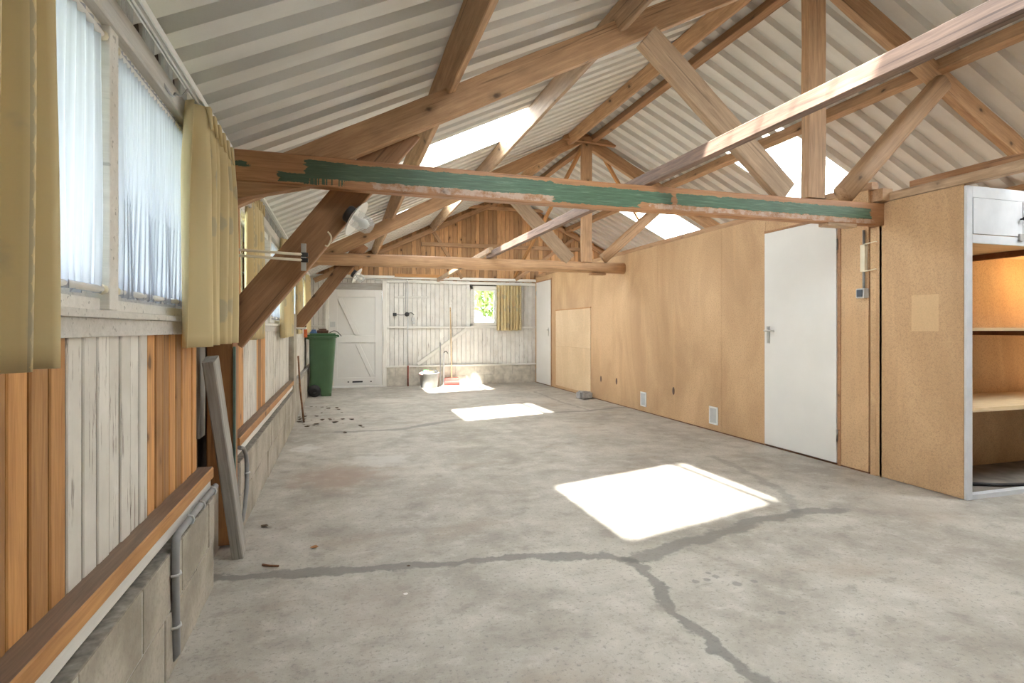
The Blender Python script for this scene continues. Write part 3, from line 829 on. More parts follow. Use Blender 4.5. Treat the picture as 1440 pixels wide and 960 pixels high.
curtain(((-.55, 10.2), (-.55, 9.55)), 1.06, 2.0, 6, .035, 'yellow curtain nearest the back wall on the left side', .04, 11)
curtain(((3.04, 11.05), (3.57, 11.05)), 1.09, 2.02, 8, .036, 'yellow pleated curtain beside the small back window', .0, 12)
# curtain rails
def rail(y0, y1, x, z, label):
    o = boxes('curtain_rail', [((x-.016, y0, z), (x+.016, y1, z+.006)), ((x-.016, y0, z-.016), (x-.011, y1, z)), ((x+.011, y0, z-.016), (x+.016, y1, z)), ((x-.003, y0, z-.02), (x+.003, y1, z))], M['white_paint'], None, 0)
    return tag(o, label, 'curtain rail', 'white curtain rails')
rail(.1, 2.93, -.515, 1.985, 'white curtain rail above the nearest left window')
rail(3.8, 6.6, -.55, 2.06, 'white curtain rail above the second left window')
rail(7.4, 10.4, -.55, 2.055, 'white curtain rail above the left window beyond the second truss')
# net curtains on rods
def net(y0, y1, ztop, zbot, folds, label, seed):
    x = -.590
    r = thing('net_curtain', (x, (y0+y1)/2, zbot), label, 'net curtain', 'white net curtains')
    cloth('netting', ((x, y1), (x, y0)), zbot-.012, ztop+.015, folds, .008, M['net'], r, 0, 0, nu=folds*8, nz=16, seed=seed)
    for z in (ztop, zbot):
        rd = tube('rod', [(x, y0-.01, z), (x, y1+.01, z)], .009, M['white_plastic'], r)
        for yy in (y0-.012, y1+.012): lathe('finial', [(0, -.014), (.012, -.008), (.014, 0), (.012, .008), (0, .014)], M['ivory'], rd, (x, yy, z), K=12)
    return r
net(.55, 1.668, 1.875, 1.222, 24, 'white net curtain in the nearest window, left of the mullion', 1)
net(1.775, 2.54, 1.875, 1.222, 26, 'white net curtain in the nearest window, right of the mullion', 2)
net(5.2, 6.45, 1.875, 1.222, 30, 'white net curtain in the second left window', 3)
net(7.65, 8.85, 1.875, 1.222, 26, 'white net curtain in the window beyond the second truss', 4)
# window hook
o = tubes('window_hook', [(arc((-.575, 2.10, 1.95), (-.545, 2.16, 1.925), (.01, 0, -.03)), .004), (arc((-.545, 2.16, 1.925), (-.515, 2.19, 1.955), (0, 0, -.015)), .003)], M['dull_steel'])
tag(o, 'small metal hook on the lintel above the right net curtain', 'hook')

# conduits on the block base
cl = thing('conduit', (-.525, 2.06, .0), 'grey conduit along the ledge bending down the nearest blocks', 'conduit')
tube('pipe', [(-.527, 2.70, .437), (-.525, 2.3, .437), (-.522, 2.10, .437)] + [(-.520, 2.08-.03*math.sin(a)*.6, .437-.05*(1-math.cos(a))) for a in (.4, .8, 1.2, 1.57)] + [(-.520, 2.06, .30), (-.522, 2.075, .16), (-.522, 2.08, .05), (-.535, 2.085, .035)], .0125, M['grey_plastic'], cl)
for yy, zz in ((2.62, .437), (2.42, .437), (2.25, .437)):
    tube('clip', [(-.53, yy, zz-.017), (-.512, yy, zz-.012), (-.508, yy, zz), (-.512, yy, zz+.012), (-.53, yy, zz+.017)], .004, M['grey_light'], cl, 6)
for zz in (.32, .15):
    tube('clip', [(-.53, 2.045, zz), (-.512, 2.05, zz), (-.506, 2.066, zz), (-.512, 2.085, zz), (-.53, 2.09, zz)], .005, M['grey_light'], cl, 6)
c2 = thing('conduit', (-.525, 3.45, 0), 'grey conduit curving down the blocks just behind the leaning timber', 'conduit')
tube('pipe', [(-.535, 3.34, .475), (-.525, 3.41, .455), (-.522, 3.47, .41), (-.520, 3.50, .34), (-.520, 3.49, .22), (-.522, 3.43, .12), (-.525, 3.38, .07), (-.535, 3.36, .05)], .0115, M['grey_plastic'], c2)
tube('clip', [(-.53, 3.475, .30), (-.512, 3.48, .30), (-.506, 3.495, .30), (-.512, 3.512, .30), (-.53, 3.517, .30)], .005, M['grey_light'], c2, 6)

# leaning timber
o = beam('leaning_timber', (-.487, 3.035, .012), (-.567, 2.80, .985), .105, .052, M['plank_grey'], up=(0, 1, .2), jit=.001)
tag(o, 'grey cement stained timber leaning on the left wall beside the post', 'timber')
# ivory tubes to the knee brace
tb = thing('tube_pair', (-.4, 3.2, 1.49), 'pair of ivory tubes reaching from the wall post to the front knee brace', 'tubes')
for z0, z1 in ((1.527, 1.527), (1.498, 1.496)): tube('tube', [(-.60, 3.12, z0), (-.195, 3.255, z1)], .0075, M['ivory'], tb)
boxes('bracket', [((-.216, 3.266, 1.44), (-.188, 3.272, 1.59))], M['steel'], tb)
for z in (1.527, 1.497): boxes('clamp', [((-.214, 3.243, z-.011), (-.178, 3.272, z+.011))], M['dark'], tb)
o = tubes('cord_hook', [(arc((-.075, 3.27, 1.66), (-.065, 3.265, 1.60), (.012, -.01, 0)), .005), (arc((-.065, 3.265, 1.60), (-.09, 3.262, 1.585), (0, 0, -.012)), .004)], M['ivory'])
tag(o, 'small ivory hook screwed to the front knee brace', 'hook')

# bulkhead lamps on the knee braces
def lamp(loc, label):
    r = thing('bulkhead_lamp', loc, label, 'lamp', 'wall lamps on the knee braces')
    ax = Vector((.82, -.17, -.55)).normalized(); L = Vector(loc)
    lathe('base', [(.045, -.01), (.05, .0), (.048, .03), (.04, .035)], M['dark'], r, L, ax)
    lathe('shade', [(.045, .028), (.07, .035), (.108, .052), (.110, .055), (.106, .057), (.068, .041), (.045, .036)], M['white_plastic'], r, L, ax, 36)
    lathe('glass_jar', [(.050, .036), (.052, .06), (.050, .11), (.045, .135), (.028, .155), (0, .16)], M['jar'], r, L, ax)
    b = lathe('bulb', [(.014, .036), (.014, .065), (.026, .09), (.028, .105), (.018, .128), (0, .134)], M['white_plastic'], r, L, ax, 16)
    return r
lp1 = lamp((.035, 3.30, 1.775), 'white cone bulkhead lamp with glass jar on the front knee brace')
dup(lp1, (.135, 7.30, 1.82), 'small white cone lamp on the second knee brace near the back door')
o = box('bracket_shelf', (-.60, 7.22, 1.115), (-.42, 7.34, 1.14), M['white_wood']); tag(o, 'small white bearing board under the second knee brace', 'bracket')

# ------------------------------------------------------------ back wall
YB = 11.15
WB = bpy.data.objects.new('wall_back', None); COL.objects.link(WB); struct(WB); WB.location = (2, 11.2, 0)
planks('white_boarding', ('y', YB, -1), steps(-.70, -.26, .09), .10, 2.1, M['back_boards'], WB, 1, origin=(0, YB, 0))
planks('white_boarding', ('y', YB, -1), steps(-.26, .80, .09), 1.90, 2.1, M['back_boards'], WB, 1, origin=(0, YB, 0))
BW = (2.50, 3.09)
planks('white_boarding', ('y', YB, -1), steps(.80, 2.50, .0895), .37, 2.1, M['back_boards'], WB, 1, origin=(1.6, YB, 0))
planks('white_boarding', ('y', YB, -1), steps(2.50, 3.09, .0895), .37, 1.18, M['back_boards'], WB, 1, origin=(2.8, YB, 0))
planks('white_boarding', ('y', YB, -1), steps(3.09, 3.93, .0895), .37, 2.1, M['back_boards'], WB, 1, origin=(3.5, YB, 0))
planks('gable_boarding', ('y', YB, -1), steps(-.70, 7.2, .092), 2.08, lambda x: zsheet(x)-.004, M['gable_boards'], WB, 0, origin=(3, YB, 2.1))
bm = bmesh.new()
for lo, hi in (((-.75, 11.20, 0), (-.25, 11.24, 2.1)), ((-.25, 11.20, 1.9), (.8, 11.24, 2.1)), ((.8, 11.20, 0), (2.5, 11.24, 2.1)), ((2.5, 11.20, 0), (3.09, 11.24, 1.18)), ((2.5, 11.20, 1.98), (3.09, 11.24, 2.1)), ((3.09, 11.20, 0), (7.2, 11.24, 2.1))):
    bm_box(bm, Vector(lo)-WB.location, Vector(hi)-WB.location)
a = [bm.verts.new(Vector(q)-WB.location) for q in ((-.7, 11.2, 2.1), (7.2, 11.2, 2.1), (3.25, 11.2, 3.93))]; bm.faces.new(a)
link('sheathing', to_mesh(bm, 'sheathing'), M['void'], WB, WB.location)
items = [((.80, 11.14, 0), (3.93, 11.20, .37), 1)]
for r in range(2):
    xx = .80 - (.2 if r else 0)
    while xx < 3.93:
        a, b = max(xx, .8), min(xx+.395, 3.93)
        if b-a > .03: items.append(((a+.003, 11.128+random.uniform(-.002, .002), r*.187), (b-.003, 11.2, r*.187+.183), 0))
        xx += .40
boxes('block_base', items, [M['block_pale'], M['mortar']], WB, .004)
def trim(n, p0, p1, h, th, mat, label=None):
    o = beam('trim_%d' % n, p0, p1, h, th, mat, jit=.001); struct(o, label); return o
trim(40, (-.6, 11.11, 2.13), (3.9, 11.11, 2.135), .055, .06, M['white_wood'], 'white ledge between the white and the orange back wall boards')
trim(41, (.84, 11.12, 2.055), (3.9, 11.12, 2.055), .06, .022, M['white_wood'])
trim(42, (.80, 11.12, 1.155), (3.9, 11.12, 1.155), .04, .05, M['white_wood'])
trim(43, (.80, 11.115, .383), (3.9, 11.115, .39), .032, .06, M['white_wood'])
trim(44, (-.6, 11.12, 1.17), (-.28, 11.12, 1.17), .04, .05, M['white_wood'])
trim(45, (-.30, 11.125, 1.94), (.76, 11.125, 1.94), .135, .03, M['grey_wood'])
o = beam('trim_46', (.787, 11.115, 0), (.787, 11.115, 2.06), .083, .05, M['white_wood'], up=(1, 0, 0)); struct(o)
o = beam('trim_47', (-.268, 11.115, 0), (-.268, 11.115, 1.88), .066, .05, M['white_wood'], up=(1, 0, 0)); struct(o)
o = beam('trim_48', (1.43, 11.115, .42), (2.42, 11.115, 1.12), .075, .04, M['white_wood']); struct(o, 'diagonal white brace on the back wall')
o = beam('trim_49', (.98, 11.128, 1.745), (1.66, 11.128, 1.755), .04, .012, M['white_wood']); struct(o)

# back door
D1 = bpy.data.objects.new('door_1', None); COL.objects.link(D1); D1.location = (.26, 11.13, 0); struct(D1, 'white braced plank door in the back wall')
box('door_panel', (-.235, 11.135, .035), (.745, 11.165, 1.875), M['door_white'], D1)
fr_ = [((-.235, 11.112, .035), (-.085, 11.135, 1.875)), ((.615, 11.112, .035), (.745, 11.135, 1.875)), ((-.085, 11.112, 1.735), (.615, 11.135, 1.875)), ((-.085, 11.112, .86), (.615, 11.135, 1.0)), ((-.085, 11.112, .035), (.615, 11.135, .19))]
boxes('door_rails', fr_, M['door_white'], D1)
beam('door_brace', (-.04, 11.122, 1.70), (.27, 11.122, 1.02), .085, .026, M['door_white'], D1)
beam('door_brace', (.28, 11.122, .84), (.56, 11.122, .21), .085, .026, M['door_white'], D1)
box('lock_plate', (-.215, 11.095, 1.16), (-.12, 11.112, 1.26), M['grey_light'], D1)
boxes('bolt', [((.19, 11.10, .095), (.38, 11.112, .125)), ((.10, 11.10, .10), (.13, 11.112, .12)), ((.52, 11.10, .10), (.55, 11.112, .12))], M['rubber'], D1)
boxes('latch', [((-.19, 11.09, .06), (-.16, 11.112, .22))], M['ivory'], D1)
boxes('threshold', [((-.24, 11.08, 0), (.75, 11.16, .034))], M['white_paint'], D1)  # white strip painted in place of sunlight showing under the door

# back window
r = bpy.data.objects.new('window_4', None); COL.objects.link(r); r.location = (2.8, 11.13, 1.2); struct(r, 'small white window in the back wall')
a, b = BW
boxes('frame', [((a, 11.10, 1.18), (a+.055, 11.17, 2.0)), ((b-.055, 11.10, 1.18), (b, 11.17, 2.0)), ((a, 11.10, 1.93), (b, 11.17, 2.0)), ((a, 11.10, 1.18), (b, 11.17, 1.225)), ((a, 11.085, 1.165), (b, 11.17, 1.185))], M['white_wood'], r)
boxes('sash', [((a+.055, 11.13, 1.225), (a+.09, 11.16, 1.93)), ((b-.09, 11.13, 1.225), (b-.055, 11.16, 1.93)), ((a+.09, 11.13, 1.90), (b-.09, 11.16, 1.93)), ((a+.09, 11.13, 1.225), (b-.09, 11.16, 1.26))], M['white_paint'], r)
box('pane', (a+.09, 11.145, 1.26), (b-.09, 11.148, 1.90), M['glass'], r, 0)

# wiring on the back wall
wr = thing('wall_conduit', (1.24, 11.12, 0), 'grey conduit with black sockets down the white back wall', 'conduit')
tube('pipe', [(-.5, 11.085, 2.085), (1.0, 11.085, 2.085), (1.20, 11.085, 2.08), (1.235, 11.085, 2.05), (1.237, 11.09, 1.2), (1.24, 11.09, .40)], .011, M['grey_light'], wr)
tube('lower_pipe', [(1.24, 11.085, .40), (1.24, 11.085, 0)], .016, M['rust'], wr)['label'] = 'rust red pipe end'
tube('cable', [(1.20, 11.09, 2.04), (1.19, 11.095, 1.45)], .005, M['grey_plastic'], wr, 6)
lathe('socket', [(.03, 0), (.045, .01), (.045, .03), (.03, .045), (0, .045)], M['dark'], wr, (1.22, 11.11, 1.41), (0, -1, 0))
boxes('socket', [((.95, 11.07, 1.375), (1.02, 11.125, 1.435))], M['dark'], wr, .008)
tube('cable', arc((1.02, 11.10, 1.405), (1.20, 11.10, 1.405), (0, 0, -.01)), .006, M['dark'], wr, 6)
tube('cable', arc((1.24, 11.09, 1.42), (1.36, 11.10, 1.40), (0, 0, .03)), .007, M['dark'], wr, 6)
boxes('switch', [((1.31, 11.09, 1.28), (1.38, 11.13, 1.35)), ((1.32, 11.085, 1.22), (1.375, 11.13, 1.26))], M['grey_light'], wr, .004)

# ------------------------------------------------------------ partition (chipboard wall on the right) with doors
XP = 3.90
WP = bpy.data.objects.new('wall_partition', None); COL.objects.link(WP); WP.location = (XP+.03, 6.5, 0); struct(WP, 'chipboard partition')
bm = bmesh.new(); org = WP.location
def panel(y0, y1, z0, z1, dx=0.0):
    bm_box(bm, Vector((XP+dx, y0+.0015, z0))-org, Vector((XP+.02+dx, y1-.0015, z1))-org, .001)
panel(3.33, 3.60, .012, 2.2); panel(3.60, 4.43, 2.05, 2.2); panel(4.43, 5.08, .012, 2.2); panel(5.08, 6.35, .012, 2.2)
panel(6.35, 7.59, .012, 2.2); panel(7.59, 8.32, .012, 2.2); panel(8.32, 10.16, .012, 2.2); panel(10.16, 11.04, 2.1, 2.2); panel(11.04, 11.12, .012, 2.2)
link('panels', to_mesh(bm, 'panels'), M['chip'], WP, org)
boxes('backing', [((XP+.022, 3.25, 0), (XP+.07, 11.13, 2.19))], M['beam_red'], WP, 0)
boxes('base_strip', [((XP+.003, 3.33, 0), (XP+.02, 11.12, .012))], M['bracket'], WP, 0)
# stains (knots burnt into the board face)
o = beam('trim_50', (XP+.03, 3.30, 2.225), (XP+.03, 11.1, 2.225), .055, .07, M['beam']); struct(o, 'brown timber plate on top of the partition')
o = beam('wall_post', (XP+.0215, 3.29, 0), (XP+.0215, 3.29, 1.895), .055, .045, M['chip'], up=(0, 1, 0)); tag(o, 'narrow weathered post between the partition and the cupboard side', 'post')
o = beam('eaves_plate', (XP+.03, 3.26, 2.105), (XP+.03, -.6, 2.105), .066, .07, M['beam_pale']); tag(o, 'pale timber lying on the cupboard side, running out of frame', 'roof beam')
o = beam('eaves_plate', (XP+.42, 3.3, 2.235), (XP+.42, -.6, 2.235), .10, .07, M['beam_red']); tag(o, 'dark timber above and behind the pale timber on the cupboard', 'roof beam')
def flat_door(n, y0, y1, zt, hy, label, hinge_y):
    r = bpy.data.objects.new('door_%d' % n, None); COL.objects.link(r); r.location = (XP, (y0+y1)/2, 0); struct(r, label)
    box('door_leaf', (XP-.012, y0, .02), (XP+.02, y1, zt), M['door_white'], r, .002)
    boxes('door_frame', [((XP-.006, y0-.035, .0), (XP+.021, y0-.004, zt+.03)), ((XP-.004, y1+.003, .0), (XP+.021, y1+.012, zt+.03)), ((XP-.006, y0-.035, zt+.004), (XP+.021, y1+.012, zt+.022))], M['beam_red'], r, .002)
    hp = boxes('door_handle', [((XP-.019, hy-.02, .985), (XP-.012, hy+.02, 1.15))], M['steel'], r, .003)
    tube('lever', [(XP-.015, hy, 1.105), (XP-.05, hy, 1.105), (XP-.055, hy+.01*(1 if hinge_y > hy else 1), 1.105), (XP-.055, hy-.11, 1.10)], .008, M['steel'], hp)
    for z in (.25, zt-.22): tube('hinge', [(XP-.014, hinge_y, z-.045), (XP-.014, hinge_y, z+.045)], .007, M['dull_steel'], r, 8)
    return r
flat_door(2, 3.615, 4.43, 2.035, 4.375, 'plain white door in the partition nearest the viewer', 3.606)
flat_door(3, 10.195, 11.02, 2.085, 10.30, 'plain white door at the far end of the partition', 11.025)
# pale board fixed to the partition
pb = thing('access_board', (XP-.006, 9.15, 0), 'pale chipboard panel fixed to the partition beside the far door', 'board')
box('board', (XP-.010, 8.37, .80), (XP-.001, 9.93, 1.465), M['chip_pale'], pb, .001)
box('board', (XP-.010, 8.37, .06), (XP-.001, 9.93, .797), M['chip_pale'], pb, .001)
boxes('edge_batten', [((XP-.014, 8.36, 1.465), (XP-.001, 9.94, 1.482)), ((XP-.013, 9.93, .06), (XP-.001, 9.945, 1.47))], M['beam_orange'], pb, .001)
# air vents
def vent(y, z, label):
    r = thing('air_vent', (XP-.004, y, z), label, 'vent', 'white air vents in the partition')
    boxes('frame', [((XP-.010, y-.075, z), (XP-.001, y+.075, z+.018)), ((XP-.010, y-.075, z+.177), (XP-.001, y+.075, z+.195)), ((XP-.010, y-.075, z), (XP-.001, y-.055, z+.195)), ((XP-.010, y+.055, z), (XP-.001, y+.075, z+.195))], M['white_plastic'], r, .003)
    boxes('grille', [((XP-.003, y-.055, z+.018), (XP-.0008, y+.055, z+.178))] + [((XP-.008, y-.055, z+.022+k*.0142), (XP-.003, y+.055, z+.029+k*.0142)) for k in range(11)], M['grey_light'], r, 0)
    return r
vent(5.21, .075, 'white louvred air vent low on the partition, nearer the white door')
vent(6.70, .075, 'white louvred air vent low on the partition, nearer the grey stone')
# dark stains on the chipboard where knots burnt through
for i, (y, z) in enumerate(((8.0, .335), (7.48, .345), (5.99, .36))):
    o = lathe('burn_mark', [(0, .0008), (.02, .0006), (.026, 0)], M['brown_tin'], None, (XP-.0012, y, z), (-1, 0, 0), 14); o.scale = (1, 1.9, 1)
    tag(o, ['dark burn mark on the partition, nearest the pale board', 'dark burn mark on the partition, second from the pale board', 'dark burn mark on the partition between the two air vents'][i], 'mark', 'burn marks on the partition')
# switch with conduit
sw = thing('wall_switch', (XP-.03, 3.36, 1.36), 'grey surface switch with slate rocker under a grey conduit', 'switch')
box('switch_box', (XP-.055, 3.325, 1.36), (XP-.001, 3.395, 1.435), M['grey_light'], sw, .006)
box('rocker', (XP-.060, 3.335, 1.37), (XP-.055, 3.385, 1.425), M['slate'], sw, .004)
tube('conduit', [(XP-.015, 3.36, 1.435), (XP-.015, 3.36, 1.89)], .009, M['grey_plastic'], sw)
box('cover', (XP-.035, 3.335, 1.565), (XP-.002, 3.375, 1.775), M['ivory'], sw, .003)
for z in (1.565, 1.775): tube('wire_loop', [(XP-.03, 3.345, z), (XP-.02, 3.255, z+.012), (XP-.012, 3.25, z+.008)], .004, M['ivory'], sw, 6)

# ------------------------------------------------------------ shelf cupboard at the right
CX0, CX1, CY0, CY1 = 3.90, 5.75, 2.64, 3.24
cb = thing('shelf_cupboard', (4.7, 2.94, 0), 'open shelf cupboard with chipboard side and small white top doors', 'cupboard')
box('side_panel', (CX0, CY0, .005), (CX0+.02, CY1+.03, 2.07), M['chip_side'], cb, .001)
box('back_panel', (CX0, CY1-.02, .0), (CX1, CY1, 2.07), M['chip'], cb, .001)
box('side_panel', (CX1, CY0, .0), (CX1+.02, CY1, 2.07), M['chip'], cb, .001)
boxes('face_frame', [((CX0+.004, CY0-.018, 0), (CX0+.055, CY0, 2.06)), ((CX0+.055, CY0-.018, 1.985), (CX1, CY0, 2.06)), ((CX0+.055, CY0-.018, 1.685), (CX1, CY0, 1.742)), ((4.385, CY0-.018, 1.742), (4.43, CY0, 1.985)), ((4.90, CY0-.018, 1.742), (4.94, CY0, 1.985)), ((5.41, CY0-.018, 1.742), (5.45, CY0, 1.985))], M['cab_white'], cb, .002)
for a, b, kx in ((3.958, 4.382, 4.36), (4.433, 4.897, 4.46), (4.943, 5.407, 4.97)):
    d_ = box('door', (a, CY0-.022, 1.746), (b, CY0-.004, 1.982), M['cab_white'], cb, .002)
    lathe('knob', [(.006, 0), (.006, .012), (.013, .02), (.012, .028), (0, .03)], M['rubber'], d_, (4.408 if kx < 4.4 else kx, CY0-.02, 1.865), (0, -1, 0), 14)
boxes('latch', [((4.385, CY0-.032, 1.715), (4.425, CY0-.018, 1.765))], M['dull_steel'], cb, .003)
box('top_bottom', (CX0+.02, CY0, 1.70), (CX1, CY1-.02, 1.718), M['shelf'], cb, .001)
def shelf(z, th, yf):
    box('shelf', (CX0+.021, yf, z-th), (CX1, CY1-.021, z), M['shelf'], cb, .002)
    for x in (4.75, 5.5):
        b = box('shelf_bracket', (x, CY1-.06, z-th-.13), (x+.045, CY1-.021, z-th-.001), M['bracket'], cb, .002)
        box('bracket_arm', (x+.004, yf+.05, z-th-.035), (x+.041, CY1-.06, z-th-.001), M['bracket'], b, .002)
shelf(1.128, .02, CY0+.01); shelf(.60, .03, CY0-.005)
for x in (4.75, 5.5):
    b = box('shelf_bracket', (x, CY1-.06, 1.50), (x+.045, CY1-.021, 1.699), M['bracket'], cb, .002)
    box('bracket_arm', (x+.004, CY0+.06, 1.655), (x+.041, CY1-.06, 1.699), M['bracket'], b, .002)
box('floor_board', (CX0+.021, CY0+.03, .0), (CX1, CY1-.021, .022), M['cabfloor'], cb, .002)
box('kick_rail', (CX0+.056, CY0-.018, 0), (CX1, CY0+.03, .032), M['cab_white'], cb, .002)
o = tube('iron_bar', [(4.05, 2.90, .035), (4.35, 2.74, .035), (4.60, 2.68, .035)], .012, M['rubber']); tag(o, 'dark bent iron bar lying on the cupboard floor', 'bar')
# bare bulb inside the cupboard, out of frame
lb = thing('bare_bulb', (5.35, 2.95, 1.60), 'warm bare bulb inside the shelf cupboard, beyond the right edge of the photo', 'lamp')
lathe('holder', [(.02, .04), (.02, .09), (.025, .098)], M['dark'], lb, (5.35, 2.95, 1.60), K=16)
lathe('bulb', [(0, -.04), (.02, -.03), (.03, 0), (.02, .03), (.014, .04)], M['bulb'], lb, (5.35, 2.95, 1.60), K=16)
pl = bpy.data.lights.new('bulb_light', 'POINT'); pl.energy = 2.2; pl.color = (1, .62, .25); pl.shadow_soft_size = .04
po = bpy.data.objects.new('bulb_light', pl); COL.objects.link(po); po.parent = lb; po.location = (0, 0, -.06)

# outer right wall and the wall behind the little room
bm = bmesh.new(); bm_box(bm, (-.03, -6.9, 0), (.05, 6.9, 2.10)); o = link('wall_right', to_mesh(bm, 'wr'), M['chip'], None, (7.15, 4.4, 0)); struct(o)

# ------------------------------------------------------------ things on the floor
# green wheelie bin (front faces +x, wheels at the left wall)
bn = thing('wheelie_bin', (-.31, 9.98, 0), 'green wheeled bin standing in front of the white back door', 'bin')
bm = bmesh.new(); O = Vector((-.31, 9.98, 0)); rings = []
for z, hx, hy, cx in ((.05, .175, .20, -.032), (.10, .18, .205, -.030), (.55, .195, .23, -.012), (.93, .21, .25, 0), (.97, .215, .255, 0), (.975, .235, .275, 0), (1.0, .235, .275, 0)):
    ring = []
    for k in range(32):
        a = 2*PI*(k+.5)/32; e = .28
        ring.append(bm.verts.new((cx+hx*math.copysign(abs(math.cos(a))**e, math.cos(a)), hy*math.copysign(abs(math.sin(a))**e, math.sin(a)), z)))
    rings.append(ring)
for a, b in zip(rings, rings[1:]):
    for k in range(32): bm.faces.new((a[k], a[(k+1) % 32], b[(k+1) % 32], b[k])).smooth = False
bm.faces.new(rings[0][::-1]); bm.faces.new(rings[-1])
bm_box(bm, (-.02, -.19, 0), (.14, .19, .06), .01)
link('body', to_mesh(bm, 'body'), M['bin_green'], bn, O)
bm = bmesh.new(); bm_box(bm, (-.235, -.27, 1.002), (.25, .27, 1.025), .008); bm_box(bm, (-.20, -.235, 1.024), (.21, .235, 1.048), .012); bm_box(bm, (.22, -.12, .985), (.265, .12, 1.02), .008)
link('lid', to_mesh(bm, 'lid'), M['bin_dark'], bn, O)
tube('handle', [O+Vector(q) for q in ((-.21, -.22, .955), (-.24, -.22, .97), (-.252, -.20, .975), (-.252, .20, .975), (-.24, .22, .97), (-.21, .22, .955))], .014, M['bin_dark'], bn)
for s in (-1, 1):
    wq = lathe('wheel', [(.03, -.024), (.06, -.024), (.064, -.018), (.094, -.02), (.10, -.012), (.10, .012), (.094, .02), (.064, .018), (.06, .024), (.03, .024)], M['rubber'], bn, O+Vector((-.125, s*.235, .10)), (0, 1, 0), 28)
    lathe('hub', [(.035, -.026), (.03, -.03), (0, -.03)], M['grey_plastic'], wq, O+Vector((-.125, s*.235, .10)), (0, -s, 0), 16)
tube('axle', [O+Vector((-.125, -.23, .10)), O+Vector((-.125, .23, .10))], .012, M['dull_steel'], bn)
# things on the bin
o = boxes('tin_case', [((-.40, 9.86, 1.050), (-.22, 10.0, 1.10)), ((-.37, 9.87, 1.10), (-.25, 9.99, 1.122))], M['brown_tin'], None, .008); tag(o, 'dark brown tin case on the lid of the green bin', 'case')
o = tubes('bent_wire', [(arc((-.20, 9.85, 1.056), (-.01, 9.80, 1.0), (0, 0, .06)) , .006)], M['rubber']); tag(o, 'dark bent wire hanging over the right edge of the green bin', 'wire')
bm = bmesh.new()
for k in range(7): bm_box(bm, (-.06+.006*k, -.05+.01*(k % 3), .0+.009*k), (.06-.004*k, .05-.006*(k % 2), .008+.009*k), .003)
o = link('folded_cloth', to_mesh(bm, 'cl'), M['blue'], None, (-.455, 9.86, 1.05)); tag(o, 'blue cloth folded on the left corner of the green bin', 'cloth')
# orange hand brush hanging on the left wall
hb = thing('hand_brush', (-.555, 9.35, 1.0), 'orange hand brush hanging on the left wall beside the green bin', 'brush')
box('bristles', (-.575, 9.30, .985), (-.525, 9.40, 1.13), M['orange'], hb, .012)
tube('handle', [(-.55, 9.35, 1.13), (-.552, 9.35, 1.22), (-.56, 9.35, 1.26)], [.016, .013, .010], M['brown_tin'], hb)
# leaning stick
o = tube('stick', [(-.438, 7.13, .006), (-.49, 7.27, .40), (-.52, 7.40, .785)], .011, M['twig']); tag(o, 'thin brown stick leaning against the left wall in front of the bin', 'stick')
# bucket
bk = thing('bucket', (1.60, 10.72, 0), 'grey plastic bucket full of cleaning things by the back wall', 'bucket')
lathe('pail', [(.150, 0), (.158, .01), (.186, .26), (.198, .262), (.198, .285), (.180, .285), (.155, .03), (0, .03)], M['bucket'], bk, (1.60, 10.72, 0), K=36)
tube('bail', arc((1.41, 10.72, .265), (1.79, 10.72, .265), (0, -.16, -.05), 14), .004, M['dull_steel'], bk, 6)
def lump(name, loc, rad, mat, label, cat, seed, grp=None):
    rs = random.Random(seed); bm = bmesh.new(); bmesh.ops.create_icosphere(bm, subdivisions=3, radius=1)
    ph = [rs.uniform(0, 6) for _ in range(6)]
    for q in bm.verts:
        d = q.co.copy(); f = 1 + .14*math.sin(4*d.x+ph[0]) + .12*math.sin(5*d.y+ph[1]) + .10*math.sin(6*d.z+ph[2]) + .05*math.sin(11*d.x+ph[3])*math.sin(9*d.y+ph[4])
        q.co = Vector((d.x*rad[0]*f, d.y*rad[1]*f, max(d.z*rad[2]*f, -rad[2]*.8)+rad[2]*.8))
    o = link(name, to_mesh(bm, name, True), mat, None, loc); tag(o, label, cat, grp); return o
lump('cleaning_cloth', (1.62, 10.68, .255), (.075, .06, .035), M['yellow'], 'yellow cloth on top of the grey bucket', 'cloth', 2)
lump('cleaning_cloth', (1.52, 10.70, .255), (.05, .05, .035), M['blue'], 'blue cloth in the left of the grey bucket', 'cloth', 3)
lump('cleaning_cloth', (1.45, 10.64, .245), (.045, .05, .03), M['pink'], 'pink cloth hanging over the left rim of the grey bucket', 'cloth', 4)
lump('scrubbing_pad', (1.55, 10.78, .27), (.06, .05, .04), M['green_cloth'], 'green scrubbing pad at the back of the grey bucket', 'pad', 5)
lump('work_glove', (1.72, 10.70, .262), (.045, .04, .04), M['rubber'], 'black glove in the right of the grey bucket', 'glove', 6)
# broom
br_ = thing('broom', (2.09, 10.99, 0), 'red broom with long pale handle standing against the back wall', 'broom')
boxes('head', [((1.955, 10.965, .10), (2.235, 11.025, .145))], M['red'], br_, .01)
bm = bmesh.new()
for i in range(26):
    for j in range(5):
        x0 = -.135+.0108*i; y0 = -.022+.011*j
        tube_bm(bm, [(x0, y0, .102), (x0*1.12, y0*1.5, 0)], .0045, 5)
link('bristles', to_mesh(bm, 'bristles'), M['red'], br_, (2.095, 10.995, 0))
tube('handle', [(2.09, 10.995, .14), (2.075, 11.06, 1.55)], .0125, M['handle_wood'], br_)
